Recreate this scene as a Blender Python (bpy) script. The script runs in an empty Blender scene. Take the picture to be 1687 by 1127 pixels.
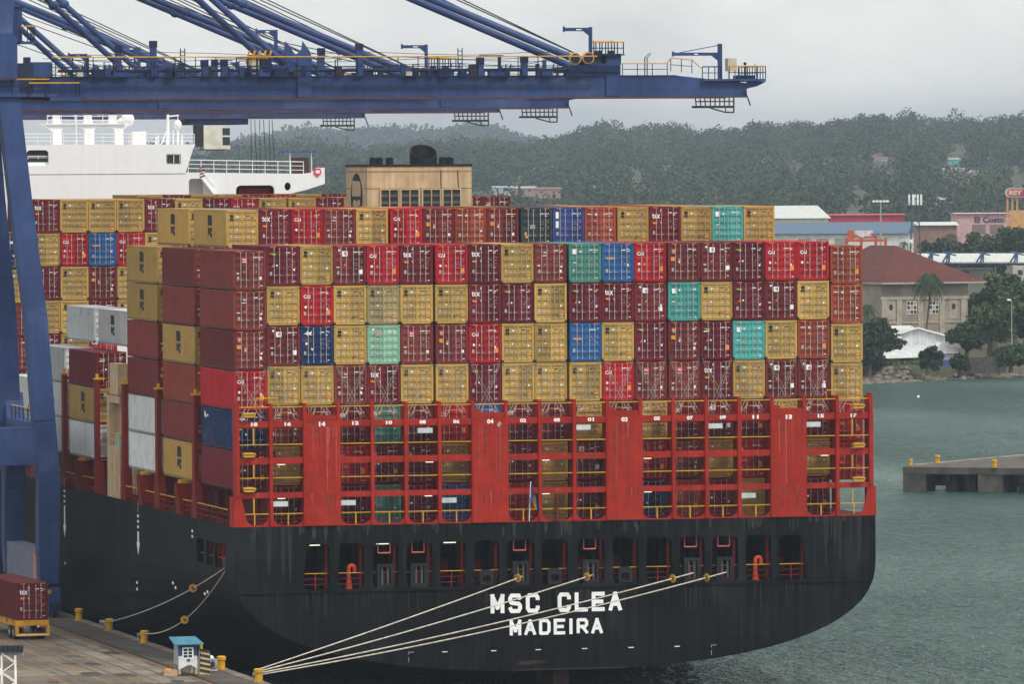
import bpy, bmesh, math, random
import numpy as np
from mathutils import Vector, Matrix
R = math.radians
random.seed(7); rng = np.random.default_rng(7)
SC = bpy.context.scene
COL = SC.collection

# ------------------------------------------------------------------ camera
CAM = Vector((-124.32, -482.84, 39.0))
RX = Vector((0.96979084, -0.2438675, -0.00586174))
UP = Vector((0.01209112, 0.02405503, 0.99963751))
FW = Vector((0.2436381, 0.96951018, -0.02627698))
FPX = 11243.84
cd = bpy.data.cameras.new('camera'); cam = bpy.data.objects.new('camera', cd); COL.objects.link(cam)
cd.sensor_width = 36; cd.lens = FPX/1687*36; cd.clip_start = 5; cd.clip_end = 30000
m = Matrix((RX, UP, -FW)).transposed().to_4x4(); m.translation = CAM
cam.matrix_world = m
SC.camera = cam
SC.view_settings.view_transform = 'Standard'; SC.view_settings.look = 'None'
SC.view_settings.exposure = 0.55; SC.view_settings.gamma = 1
SC.cycles.max_bounces = 6; SC.cycles.volume_bounces = 0; SC.cycles.use_denoising = True

# ------------------------------------------------------------------ world and sun (overcast)
SUN_ROT, SUN_EL = R(150), R(52)
w = bpy.data.worlds.new('World'); SC.world = w; w.use_nodes = True
nt = w.node_tree; nt.nodes.clear()
out = nt.nodes.new('ShaderNodeOutputWorld'); bg = nt.nodes.new('ShaderNodeBackground'); bg.inputs[1].default_value = 0.1
sky = nt.nodes.new('ShaderNodeTexSky'); sky.sky_type = 'NISHITA'; sky.sun_disc = False
sky.sun_elevation = SUN_EL; sky.sun_rotation = SUN_ROT; sky.dust_density = 4; sky.air_density = 1.2
tc = nt.nodes.new('ShaderNodeTexCoord'); sp = nt.nodes.new('ShaderNodeSeparateXYZ')
mp = nt.nodes.new('ShaderNodeMapping'); mp.inputs['Scale'].default_value = (9, 9, 22)
nz = nt.nodes.new('ShaderNodeTexNoise'); nz.inputs['Scale'].default_value = 1.6; nz.inputs['Detail'].default_value = 5; nz.inputs['Roughness'].default_value = .55
rp = nt.nodes.new('ShaderNodeValToRGB')                 # overcast luminance by height above the horizon
rp.color_ramp.elements[0].position = 0.0; rp.color_ramp.elements[0].color = (.56, .57, .58, 1)
rp.color_ramp.elements[1].position = 1.0; rp.color_ramp.elements[1].color = (1, 1.0, 1.0, 1)
e = rp.color_ramp.elements.new(.03); e.color = (.68, .69, .69, 1)
cr = nt.nodes.new('ShaderNodeValToRGB'); cr.color_ramp.elements[0].position = .36; cr.color_ramp.elements[0].color = (.78, .80, .83, 1)
cr.color_ramp.elements[1].position = .66; cr.color_ramp.elements[1].color = (1.12, 1.12, 1.10, 1)
mu = nt.nodes.new('ShaderNodeMix'); mu.data_type = 'RGBA'; mu.blend_type = 'MULTIPLY'; mu.inputs[0].default_value = 1
sc_ = nt.nodes.new('ShaderNodeMix'); sc_.data_type = 'RGBA'; sc_.blend_type = 'MULTIPLY'; sc_.inputs[0].default_value = 1; sc_.inputs[7].default_value = (11.0, 10.8, 10.35, 1)
mx = nt.nodes.new('ShaderNodeMix'); mx.data_type = 'RGBA'; mx.inputs[0].default_value = .93
L = nt.links.new
L(tc.outputs['Generated'], sp.inputs[0]); L(tc.outputs['Generated'], mp.inputs[0]); L(mp.outputs[0], nz.inputs['Vector'])
L(sp.outputs[2], rp.inputs[0]); L(nz.outputs[0], cr.inputs[0])
L(rp.outputs[0], mu.inputs[6]); L(cr.outputs[0], mu.inputs[7]); L(mu.outputs[2], sc_.inputs[6])
L(sky.outputs[0], mx.inputs[6]); L(sc_.outputs[2], mx.inputs[7]); L(mx.outputs[2], bg.inputs[0]); L(bg.outputs[0], out.inputs[0])
sd = bpy.data.lights.new('sun', 'SUN'); sd.energy = 1.5; sd.angle = R(11); sd.color = (1, .97, .92)
so = bpy.data.objects.new('sun', sd); COL.objects.link(so)
sv = Vector((math.sin(SUN_ROT)*math.cos(SUN_EL), math.cos(SUN_ROT)*math.cos(SUN_EL), math.sin(SUN_EL)))
so.rotation_euler = sv.to_track_quat('Z', 'Y').to_euler(); so.location = (0, -100, 200)

# ------------------------------------------------------------------ helpers
def ray(px, py): return FW + RX*((px-843.5)/FPX) - UP*((py-563.5)/FPX)
def aty(px, py, y): d = ray(px, py); return CAM + d*((y-CAM.y)/d.y)
def atx(px, py, x): d = ray(px, py); return CAM + d*((x-CAM.x)/d.x)
def atz(px, py, z): d = ray(px, py); return CAM + d*((z-CAM.z)/d.z)
def atd(px, py, D): return CAM + ray(px, py)*D
LAT = Vector((RX.x, RX.y, 0)).normalized(); DEP = Vector((FW.x, FW.y, 0)).normalized()

MATS = {}
def plates(M, wx, wz, lo, hi, seam):
    n = M.node_tree; K = n.links.new; b = n.nodes['Principled BSDF']; src = b.inputs['Base Color'].links[0].from_socket
    t = n.nodes.new('ShaderNodeTexCoord'); sp = n.nodes.new('ShaderNodeSeparateXYZ'); ad = n.nodes.new('ShaderNodeMath'); cb = n.nodes.new('ShaderNodeCombineXYZ'); br = n.nodes.new('ShaderNodeTexBrick'); mx = n.nodes.new('ShaderNodeMix'); mx.data_type = 'RGBA'; mx.blend_type = 'MULTIPLY'; mx.inputs[0].default_value = 1
    K(t.outputs['Object'], sp.inputs[0]); K(sp.outputs[0], ad.inputs[0]); K(sp.outputs[1], ad.inputs[1]); K(ad.outputs[0], cb.inputs[0]); K(sp.outputs[2], cb.inputs[1]); K(cb.outputs[0], br.inputs['Vector'])
    br.inputs['Scale'].default_value = 1; br.inputs['Brick Width'].default_value = wx; br.inputs['Row Height'].default_value = wz; br.inputs['Mortar Size'].default_value = .03; br.inputs['Color1'].default_value = (lo, lo, lo, 1); br.inputs['Color2'].default_value = (hi, hi, hi, 1); br.inputs['Mortar'].default_value = (seam, seam, seam, 1)
    K(src, mx.inputs[6]); K(br.outputs['Color'], mx.inputs[7]); K(mx.outputs[2], b.inputs['Base Color'])
def mat(name, col, rough=.6, metal=0, var=.18, scale=1.2, streak=0, rand=0.0, stain=None, samt=.3, sscale=.6, bump=0, spec=.2):
    """Principled paint with worn noise, vertical weather streaks and stain patches."""
    if name in MATS: return MATS[name]
    M = bpy.data.materials.new(name); M.use_nodes = True; n = M.node_tree; b = n.nodes['Principled BSDF']; K = n.links.new
    b.inputs['Roughness'].default_value = rough; b.inputs['Metallic'].default_value = metal; b.inputs['Specular IOR Level'].default_value = spec
    c4 = (*col, 1); M.diffuse_color = c4
    t = n.nodes.new('ShaderNodeTexCoord'); oi = n.nodes.new('ShaderNodeObjectInfo')
    ad = n.nodes.new('ShaderNodeVectorMath'); ad.operation = 'MULTIPLY_ADD'
    K(oi.outputs['Random'], ad.inputs[0]); ad.inputs[1].default_value = (47, 31, 83); K(t.outputs['Object'], ad.inputs[2])
    src = None
    def noise(vec, s, det=4):
        q = n.nodes.new('ShaderNodeTexNoise'); q.inputs['Scale'].default_value = s; q.inputs['Detail'].default_value = det; K(vec, q.inputs['Vector']); return q.outputs[0]
    def ramp(v, a, b_, lo, hi):
        r_ = n.nodes.new('ShaderNodeMapRange'); K(v, r_.inputs[0]); r_.inputs[1].default_value = a; r_.inputs[2].default_value = b_; r_.inputs[3].default_value = lo; r_.inputs[4].default_value = hi; return r_.outputs[0]
    def mulc(a, fac):
        q = n.nodes.new('ShaderNodeMix'); q.data_type = 'RGBA'; q.blend_type = 'MULTIPLY'; q.inputs[0].default_value = 1
        if isinstance(a, tuple): q.inputs[6].default_value = a
        else: K(a, q.inputs[6])
        K(fac, q.inputs[7]); return q.outputs[2]
    cur = c4
    if var:
        cur = mulc(cur, ramp(noise(ad.outputs[0], scale), .3, .7, 1-var, 1+var))
    if streak:
        mpn = n.nodes.new('ShaderNodeMapping'); mpn.inputs['Scale'].default_value = (2.6, 2.6, .12); K(ad.outputs[0], mpn.inputs[0])
        cur = mulc(cur, ramp(noise(mpn.outputs[0], 1.0, 3), .35, .7, 1-streak, 1+streak))
    if rand:
        cur = mulc(cur, ramp(oi.outputs['Random'], 0, 1, 1-rand, 1+rand))
    if stain:
        q = n.nodes.new('ShaderNodeMix'); q.data_type = 'RGBA'
        if isinstance(cur, tuple): q.inputs[6].default_value = cur
        else: K(cur, q.inputs[6])
        q.inputs[7].default_value = (*stain, 1); K(ramp(noise(ad.outputs[0], sscale, 6), .55, .75, 0, samt), q.inputs[0]); cur = q.outputs[2]
    if isinstance(cur, tuple): b.inputs['Base Color'].default_value = cur
    else: K(cur, b.inputs['Base Color'])
    if bump:
        bn = n.nodes.new('ShaderNodeBump'); bn.inputs['Strength'].default_value = bump; bn.inputs['Distance'].default_value = .05
        K(noise(ad.outputs[0], scale*6), bn.inputs['Height']); K(bn.outputs[0], b.inputs['Normal'])
    MATS[name] = M; return M
def emit(name, col, s):
    if name in MATS: return MATS[name]
    M = bpy.data.materials.new(name); M.use_nodes = True; b = M.node_tree.nodes['Principled BSDF']
    b.inputs['Base Color'].default_value = (*col, 1); b.inputs['Emission Color'].default_value = (*col, 1); b.inputs['Emission Strength'].default_value = s
    MATS[name] = M; return M

class MB:
    def __init__(s, *mats): s.v = []; s.f = []; s.mi = []; s.mats = list(mats)
    def slot(s, m):
        if m is None: return 0
        if m not in s.mats: s.mats.append(m)
        return s.mats.index(m)
    def add(s, vs, fs, m=None):
        k = len(s.v); i = s.slot(m); s.v += [tuple(p) for p in vs]
        for f in fs: s.f.append(tuple(k+a for a in f)); s.mi.append(i)
        return s
    def box(s, x0, y0, z0, x1, y1, z1, m=None):
        v = [(x, y, z) for z in (z0, z1) for y in (y0, y1) for x in (x0, x1)]
        return s.add(v, [(0, 2, 3, 1), (4, 5, 7, 6), (0, 1, 5, 4), (2, 6, 7, 3), (0, 4, 6, 2), (1, 3, 7, 5)], m)
    def cbox(s, c, d, m=None): return s.box(c[0]-d[0]/2, c[1]-d[1]/2, c[2]-d[2]/2, c[0]+d[0]/2, c[1]+d[1]/2, c[2]+d[2]/2, m)
    def tube(s, p, q, r, m=None, n=6, r2=None):
        p = Vector(p); q = Vector(q); a = (q-p).normalized(); r2 = r if r2 is None else r2
        u = a.orthogonal().normalized(); w_ = a.cross(u); vs = []
        for c, rr in ((p, r), (q, r2)):
            for i in range(n): t = 2*math.pi*(i+.5)/n; vs.append(c + u*rr*math.cos(t) + w_*rr*math.sin(t))
        return s.add(vs, [(i, (i+1) % n, n+(i+1) % n, n+i) for i in range(n)] + [tuple(range(n))[::-1], tuple(range(n, 2*n))], m)
    def path(s, pts, r, m=None, n=6):
        pts = [Vector(p) for p in pts]; vs = []; fs = []; N = len(pts)
        ref = None
        for k, c in enumerate(pts):
            a = (pts[min(k+1, N-1)]-pts[max(k-1, 0)]).normalized()
            u = a.orthogonal().normalized() if ref is None else (ref - a*ref.dot(a)).normalized()
            ref = u; w_ = a.cross(u); rr = r[k] if isinstance(r, (list, tuple)) else r
            for i in range(n): t = 2*math.pi*i/n; vs.append(c+u*rr*math.cos(t)+w_*rr*math.sin(t))
        for k in range(N-1):
            for i in range(n): fs.append((k*n+i, k*n+(i+1) % n, (k+1)*n+(i+1) % n, (k+1)*n+i))
        fs += [tuple(range(n))[::-1], tuple(range((N-1)*n, N*n))]
        return s.add(vs, fs, m)
    def beam(s, p, q, wx, h, m=None, w2=None, h2=None, side=None):
        """rectangular bar from p to q; wx across, h along the other axis"""
        p = Vector(p); q = Vector(q); a = (q-p).normalized()
        sd_ = Vector(side) if side else (Vector((0, 0, 1)).cross(a) if abs(a.z) < .95 else Vector((1, 0, 0)))
        sd_ = (sd_ - a*sd_.dot(a)).normalized(); up = a.cross(sd_)
        w2 = wx if w2 is None else w2; h2 = h if h2 is None else h2; vs = []
        for c, ww, hh in ((p, wx, h), (q, w2, h2)):
            for i, j in ((-1, -1), (1, -1), (1, 1), (-1, 1)): vs.append(c+sd_*ww*.5*i+up*hh*.5*j)
        return s.add(vs, [(0, 1, 5, 4), (1, 2, 6, 5), (2, 3, 7, 6), (3, 0, 4, 7), (3, 2, 1, 0), (4, 5, 6, 7)], m)
    def prism(s, poly, axis, a0, a1, m=None):
        """2D polygon extruded along axis: 'y' takes (x,z), 'x' takes (y,z), 'z' takes (x,y)"""
        n = len(poly)
        f3 = {'y': lambda p, t: (p[0], t, p[1]), 'x': lambda p, t: (t, p[0], p[1]), 'z': lambda p, t: (p[0], p[1], t)}[axis]
        vs = [f3(p, a0) for p in poly]+[f3(p, a1) for p in poly]
        return s.add(vs, [(i, (i+1) % n, n+(i+1) % n, n+i) for i in range(n)]+[tuple(range(n))[::-1], tuple(range(n, 2*n))], m)
    def ball(s, c, r, m=None, nu=10, nv=7):
        r = (r, r, r) if not isinstance(r, (tuple, list)) else r; vs = []; fs = []
        for j in range(nv+1):
            t = math.pi*j/nv
            for i in range(nu): p = 2*math.pi*i/nu; vs.append((c[0]+r[0]*math.sin(t)*math.cos(p), c[1]+r[1]*math.sin(t)*math.sin(p), c[2]+r[2]*math.cos(t)))
        for j in range(nv):
            for i in range(nu): fs.append((j*nu+i, (j+1)*nu+i, (j+1)*nu+(i+1) % nu, j*nu+(i+1) % nu))
        return s.add(vs, fs, m)
    def rail(s, pts, h, top, low, r=.03, step=1.5, mids=1, posts=True):
        for a, b in zip(pts[:-1], pts[1:]):
            a = Vector(a); b = Vector(b); n = max(1, round((b-a).length/step))
            s.tube(a+Vector((0, 0, h)), b+Vector((0, 0, h)), r*1.25, top, 5)
            for k in range(mids): z = h*(k+1)/(mids+1); s.tube(a+Vector((0, 0, z)), b+Vector((0, 0, z)), r*.8, low, 4)
            if posts:
                for i in range(n+1): c = a.lerp(b, i/n); s.tube(c, c+Vector((0, 0, h)), r, low, 4)
        return s
    def text(s, t, x0, z0, x1, z1, y, m, bold=.03, axis='y', flip=False):
        V, F, wd, ht = glyphs(t, bold)
        def f(p):
            a = x0+(x1-x0)*p[0]/wd; b = z0+(z1-z0)*p[1]/ht
            return (a, y, b) if axis == 'y' else (y, a, b)
        return s.add([f(p) for p in V], [tuple(q[::-1]) if flip else tuple(q) for q in F], m)
    def mesh(s, name):
        me = bpy.data.meshes.new(name); me.from_pydata(s.v, [], s.f)
        for m_ in s.mats: me.materials.append(m_)
        if len(s.mats) > 1: me.polygons.foreach_set('material_index', s.mi)
        bm = bmesh.new(); bm.from_mesh(me); bmesh.ops.recalc_face_normals(bm, faces=bm.faces) if len(s.f) < 6000 else None
        bm.to_mesh(me); bm.free(); me.update(); return me
    def build(s, name, parent=None, loc=(0, 0, 0), **k): return link(name, s.mesh(name), parent, loc, **k)
def link(name, data, parent=None, loc=(0, 0, 0), **k):
    o = bpy.data.objects.new(name, data); COL.objects.link(o); o.location = loc
    if parent: o.parent = parent
    tag(o, **k); return o
def tag(o, label=None, cat=None, group=None, kind=None):
    for a, b in (('label', label), ('category', cat), ('group', group), ('kind', kind)):
        if b: o[a] = b
    return o
def thing(name, label, cat, loc=(0, 0, 0), group=None, rz=0):
    o = link(name, None, None, loc, label=label, cat=cat, group=group); o.rotation_euler = (0, 0, rz); o.empty_display_size = .5; return o
def copy_tree(o, parent=None):
    c = o.copy(); COL.objects.link(c); c.parent = parent
    for ch in o.children: copy_tree(ch, c)
    return c
_G = {}
def glyphs(t, bold):
    k = (t, bold)
    if k not in _G:
        c = bpy.data.curves.new('t', 'FONT'); c.body = t; c.offset = bold; c.resolution_u = 2
        o = bpy.data.objects.new('t', c); COL.objects.link(o); bpy.context.view_layer.update()
        me = o.evaluated_get(bpy.context.evaluated_depsgraph_get()).to_mesh()
        V = [tuple(v.co) for v in me.vertices]; F = [tuple(p.vertices) for p in me.polygons]
        bpy.data.objects.remove(o); bpy.data.curves.remove(c)
        x0 = min(v[0] for v in V); y0 = min(v[1] for v in V); x1 = max(v[0] for v in V); y1 = max(v[1] for v in V)
        _G[k] = ([(v[0]-x0, v[1]-y0) for v in V], F, x1-x0, y1-y0)
    return _G[k]
def plate(polys, thick, name='plate'):
    """flat sheet with holes: the first polygon is the outline, the others are holes; returns verts (a,b,depth) and faces"""
    c = bpy.data.curves.new(name, 'CURVE'); c.dimensions = '2D'; c.fill_mode = 'BOTH'; c.extrude = thick/2
    for P_ in polys:
        s = c.splines.new('POLY'); s.points.add(len(P_)-1)
        for q, p in zip(s.points, P_): q.co = (p[0], p[1], 0, 1)
        s.use_cyclic_u = True
    o = bpy.data.objects.new(name, c); COL.objects.link(o); bpy.context.view_layer.update()
    me = o.evaluated_get(bpy.context.evaluated_depsgraph_get()).to_mesh()
    V = [tuple(v.co) for v in me.vertices]; F = [tuple(p.vertices) for p in me.polygons]
    bpy.data.objects.remove(o); bpy.data.curves.remove(c); return V, F
def rrect(x0, z0, x1, z1, r=.3, top=True, bot=True, n=5):
    pts = []
    for cx, cz, a, on in ((x1-r, z0+r, -90, bot), (x1-r, z1-r, 0, top), (x0+r, z1-r, 90, top), (x0+r, z0+r, 180, bot)):
        if on: pts += [(cx+r*math.cos(R(a+90*i/n)), cz+r*math.sin(R(a+90*i/n))) for i in range(n+1)]
        else: pts.append((x1 if a in (-90, 0) else x0, z0 if a in (-90, 180) else z1))
    return pts

# ------------------------------------------------------------------ paints
def W(name, c, **k): return mat(name, c, **{**dict(rough=.55, var=.16, streak=.14), **k})
white = W('white_paint', (.86, .86, .85), var=.02, streak=.02); black = mat('black_paint', (.014, .015, .017), var=.3)
grey = W('grey_paint', (.3, .31, .31)); dark = mat('dark_steel', (.03, .03, .032), .6); steel = mat('galvanised', (.42, .42, .41), .45, .3)
orange = mat('orange_sticker', (.75, .27, .03), var=.08); yellow = mat('yellow_paint', (.56, .30, .02), .6, var=.2, stain=(.25, .13, .04), samt=.5, sscale=2)
red = W('ship_red', (.325, .023, .0135), rough=.6, spec=.1, streak=.1, stain=(.20, .04, .03), samt=.5, sscale=.35); dred = W('ship_red_inner', (.17, .016, .012), spec=.1)
tan = W('tan_paint', (.47, .355, .215), stain=(.35, .18, .08), samt=.35); hullm = W('hull_black', (.0062, .0072, .0076), rough=.6, spec=.09, var=.3, scale=.18, streak=.6, stain=(.026, .028, .028), samt=.6, sscale=.22)
blue = W('crane_blue', (.030, .058, .165), rough=.5, spec=.2, var=.18, scale=.35, streak=.1, stain=(.11, .15, .27), samt=.4, sscale=.25); bluec = W('crane_blue_dark', (.014, .026, .075), spec=.15)
plates(red, 2.4, 2.4, .93, 1.06, .86); plates(hullm, 7.5, 2.1, .82, 1.22, 1.5)
plates(blue, 5.4, 5, .92, 1.08, .7)
lampm = emit('lamp_glow', (1, .95, .72), .9); glass = mat('dark_glass', (.03, .045, .05), .1, var=.1)
rope = mat('rope_fibre', (.5, .45, .38), .9, var=.3, scale=3)
green = mat('green_sticker', (.08, .45, .16)); lime = mat('lime_sticker', (.3, .7, .05)); pink = mat('red_sticker', (.7, .06, .1)); bluel = mat('blue_sticker', (.05, .09, .3))

# ------------------------------------------------------------------ ship frame: x across (port -), y forward from the stern stacks, z up from the water
WT, CH, CL, CWD = 2.835, 2.90, 12.192, 2.425
Z0 = 15.41                                             # underside of the outboard stacks
def cx_of(i): return (i-9)*2.474 + (-.23 if i < 6 else -.06 if i < 10 else .09 if i < 13 else .17 if i < 18 else .26)
NUMS = ['18', '16', '14', '12', '10', '08', '06', '04', '02', '00', '01', '03', '05', '07', '09', '11', '13', '15', '17']

# ------------------------------------------------------------------ container kinds: paint, words for the label
CK = {  # code: (albedo, words, side logo colour)
 'Y': ((.42, .27, .078), 'mustard yellow', 'b'), 'y': ((.33, .25, .12), 'faded greyish yellow', 'b'),
 'T': ((.135, .014, .020), 'dark maroon', None), 'M': ((.125, .013, .022), 'deep maroon', None), 'F': ((.15, .022, .024), 'brownish maroon', None),
 'C': ((.37, .014, .022), 'bright red', None), 'B': ((.17, .033, .027), 'brick brown', None), 'S': ((.155, .025, .024), 'brown red', None),
 'O': ((.28, .056, .030), 'rusty orange red', None), 'G': ((.06, .20, .16), 'dull teal', None), 'A': ((.075, .37, .34), 'bright turquoise', None),
 'L': ((.025, .105, .28), 'blue', None), 'N': ((.012, .026, .09), 'navy blue', 'w'), 'E': ((.22, .42, .30), 'pale mint green', None),
 'D': ((.035, .045, .05), 'charcoal grey', None), 'P': ((.05, .08, .25), 'violet', None), 'W': ((.52, .55, .56), 'pale grey', None),
 'V': ((.55, .57, .57), 'pale grey', 'b'), 'J': ((.15, .032, .03), 'brown', 'y')}
def cm(k): return mat('container_'+{'Y': 'mustard', 'y': 'dusty_mustard', 'T': 'maroon', 'M': 'deep_maroon', 'F': 'brown_maroon', 'C': 'bright_red', 'B': 'brick', 'S': 'brown_red', 'O': 'rust_orange', 'G': 'teal', 'A': 'turquoise', 'L': 'blue', 'N': 'navy', 'E': 'mint', 'D': 'charcoal', 'P': 'violet_blue', 'W': 'pale_grey', 'V': 'reefer_grey', 'J': 'brown'}[k],
                   CK[k][0], rough=.62, var=.16, scale=.7, streak=.05, rand=.26, stain=tuple(.5*c+.02 for c in CK[k][0]) if k not in 'NDW' else (.12, .09, .07), samt=.55, sscale=.7, spec=.15)
LOGO = {'b': black, 'w': white, 'y': mat('logo_ochre', (.42, .25, .08))}
HW = CWD/2
def body_mesh(k):
    c = cm(k); b = MB(c); lg = CK[k][2]; grim_shade = mat('grimy_shaded_'+c.name, tuple(.45*q+.01 for q in CK[k][0]), .7, var=.3, scale=2)  # dirty bottom rail, its colour also darkened for the shade between tiers
    for s in (-1, 1):                                   # corner posts, rails, corrugated side wall
        x0, x1 = (-HW, -HW+.14) if s < 0 else (HW-.14, HW)
        for y0, y1 in ((0, .12), (CL-.12, CL)): b.box(x0, y0, .16, x1, y1, WT-.16)
        b.box(x0, .12, .0, x0+.14, CL-.12, .17, grim_shade); b.box(x0, .12, WT-.1, x0+.14, CL-.12, WT-.004)
        n = 40; vs = []; fs = []; X = s*HW
        for i in range(n):
            ya = .12+(CL-.24)*i/n; d = (CL-.24)/n
            for q, dx in ((0, .004), (.34, .004), (.5, .04), (.84, .04)): vs += [(X-s*dx, ya+d*q, .17), (X-s*dx, ya+d*q, WT-.1)]
        vs += [(X-s*.004, CL-.12, .17), (X-s*.004, CL-.12, WT-.1)]
        b.add(vs, [(2*i, 2*i+1, 2*i+3, 2*i+2) for i in range(len(vs)//2-1)])
        for yy in (0, CL-.18):                          # corner castings
            for zz in (-.002, WT-.118): b.box(x0-.006*(s < 0), yy-.006, zz, x1+.006*(s > 0), yy+.186, zz+.12, dark if zz < 1 else None)
    b.box(-HW+.14, .02, 0, HW-.14, .12, .14); b.box(-HW+.14, .02, WT-.12, HW-.14, .12, WT-.006)
    for s in (-1, 1):                                   # hazard ticks of a tall box on the header
        for q in range(3): b.box(s*.75+q*.13-.13, .012, WT-.1, s*.75+q*.13-.06, .02, WT-.035, orange)
    b.box(-HW+.14, CL-.1, 0, HW-.14, CL-.02, WT-.01); b.box(-HW+.14, .12, .1, HW-.14, CL-.12, .16)
    n = 30                                              # roof sheet with shallow cross ribs
    vs = []
    for i in range(n+1):
        y = .12+(CL-.24)*i/n; z = WT-.02-(.018 if i % 2 else 0); vs += [(-HW+.14, y, z), (HW-.14, y, z)]
    b.add(vs, [(2*i, 2*i+1, 2*i+3, 2*i+2) for i in range(n)])
    if lg:
        X = -HW-.001; m_ = LOGO[lg]
        for sx in (X, -X):
            if lg == 'w':
                b.add([(sx, 10.2+a, 2.0+c_) for a, c_ in ((0, 0), (.5, .1), (.7, .45), (.45, .6), (.4, .3), (.1, .5))], [(0, 1, 2, 3, 4, 5)], m_)
                b.box(sx-.001, 9.4, 2.15, sx+.001, 9.95, 2.3, m_)
            else:
                ya, yb = (6.9, 5.3) if sx < 0 else (5.3, 6.9); b.text('m', ya, 1.62, yb, 2.45, sx, m_, .09, 'x'); b.text('sc', ya, .72, yb, 1.5, sx, m_, .06, 'x')
    return b.mesh('container_body')
DW, DZ0, DZ1 = 1.075, .14, WT-.12
def door_mesh(k, side, v=0):
    """one door leaf; local x 0..1.075, front face at y=0"""
    b = MB(cm(k)); H = DZ1-DZ0; rv = random.Random(ord(k)*10+v)
    prof = [(0, 0)]
    for i in range(5):
        z = H*(i+.5)/5-.0; prof += [(z-.16, 0), (z-.10, .05), (z+.10, .05), (z+.16, 0)]
    prof.append((H, 0)); vs = []
    for z, d in prof: vs += [(.05, d, z), (DW-.05, d, z)]
    b.add(vs, [(2*i, 2*i+1, 2*i+3, 2*i+2) for i in range(len(prof)-1)])
    for x in (0, DW-.05): b.box(x, -.004, 0, x+.05, .05, H)
    b.box(.05, -.004, 0, DW-.05, .04, .05); b.box(.05, -.004, H-.05, DW-.05, .04, H)
    b.box(DW-.004, .01, 0, DW+.012, .045, H, dark) if side == 'l' else None
    for z in (.25, .8, 1.35, 1.9, 2.4): b.box(-.03 if side == 'l' else DW-.02, -.012, z-.06, .02 if side == 'l' else DW+.03, .0, z+.06)
    pale = k in 'YyWV'; ink = black if pale else white
    def mk(x, z, w_, h, m_):
        if v and rv.random() < .16: return
        if v: x += rv.uniform(-.05, .05); z += rv.uniform(-.07, .07)
        b.box(x-w_/2, -.012, z-h/2, x+w_/2, -.006, z+h/2, m_)
    def tri(x, z, s, m_, dn=False): q = -1 if dn else 1; b.add([(x-s, -.012, z-s*.8*q), (x+s, -.012, z-s*.8*q), (x, -.012, z+s*q)], [(0, 1, 2)], m_)
    def disc(x, z, r, m_): b.add([(x+r*math.cos(t*.5236), -.012, z+r*math.sin(t*.5236)) for t in range(12)], [tuple(range(12))], m_)
    if side == 'l':
        mk(.22, .72, .16, .26, steel)
        if k == 'T': b.text('tex', .1, 1.80, .72, 2.18, -.012, white, .022); mk(.28, 1.5, .34, .14, orange); disc(.8, 1.5, .06, white); mk(.78, 2.36, .12, .12, white)
        elif k == 'C': b.text('CAI', .08, 1.78, .58, 2.05, -.012, white, .03); disc(.24, 1.16, .09, white); tri(.66, 1.16, .1, orange)
        elif k in 'Yy': b.text('m', .14, 2.1, .46, 2.32, -.012, black if k == 'Y' else dark, .09); b.text('sc', .14, 1.86, .46, 2.07, -.012, black if k == 'Y' else dark, .06); disc(.72, 2.16, .08, white); tri(.68, 1.2, .08, white, True)
        elif k == 'B' or k == 'J': mk(.7, 2.06, .36, .3, pink); b.text('TAL', .56, 1.98, .84, 2.12, -.013, white, .03); mk(.7, 1.87, .36, .05, white); disc(.2, 2.22, .06, bluel); tri(.68, 1.2, .08, orange); mk(.2, 1.06, .2, .06, white)
        elif k == 'S': mk(.28, 2.06, .32, .36, bluel); b.add([(.16, -.0125, 2.2), (.40, -.0125, 2.2), (.2, -.0125, 1.92), (.4, -.0125, 1.92)], [(0, 1, 2), (1, 3, 2)], orange); mk(.28, 1.5, .32, .28, orange); tri(.72, 1.46, .1, orange); tri(.72, 1.26, .09, white, True)
        elif k == 'F': mk(.72, 2.1, .4, .38, white); mk(.72, 2.12, .14, .2, pink); disc(.3, 2.36, .08, white); tri(.72, 1.3, .09, orange); mk(.2, 1.12, .2, .06, white)
        elif k == 'M': b.add([(.08, -.012, 2.16), (.52, -.012, 2.0), (.52, -.012, 2.16)], [(0, 1, 2)], lime); mk(.3, 1.95, .42, .07, white); tri(.36, 1.28, .1, orange); disc(.62, 1.3, .07, white)
        elif k == 'O': disc(.76, 2.14, .09, white); mk(.24, 2.16, .3, .05, white); tri(.76, .72, .11, orange); mk(.74, 1.7, .1, .06, white)
        elif k in 'GA': mk(.3, 2.1, .34, .36, white); disc(.74, 2.1, .08, white); tri(.76, 1.1, .1, orange); mk(.3, 1.3, .24, .06, white)
        elif k == 'N': b.add([(.1+a*.7, -.012, 1.95+c*.5) for a, c in ((0, .3), (.25, .45), (.4, .8), (.6, .5), (.9, .75), (.75, .3), (.95, .1), (.6, .2), (.4, 0), (.3, .25))], [(0, 1, 9), (1, 2, 3), (1, 3, 9), (3, 4, 5), (3, 5, 9), (5, 6, 7), (5, 7, 9), (7, 8, 9)], white); disc(.3, 1.4, .09, white); tri(.72, .98, .1, white, True)
        elif k == 'L': mk(.5, 1.55, .66, .13, orange)
        elif k == 'E': mk(.72, 2.1, .38, .42, tan); disc(.3, 2.36, .09, white); mk(.3, 1.15, .22, .06, white)
        elif k == 'D': mk(.76, 1.25, .4, .3, grey); mk(.3, .5, .2, .24, orange)
        elif k == 'P': mk(.2, 2.1, .22, .5, white); mk(.2, 1.4, .22, .5, white)
        elif k in 'WV': mk(.5, 1.6, .5, .3, grey)
    else:
        codem = mat('faded_white_code', (.5, .42, .42)) if not pale else dark
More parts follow.
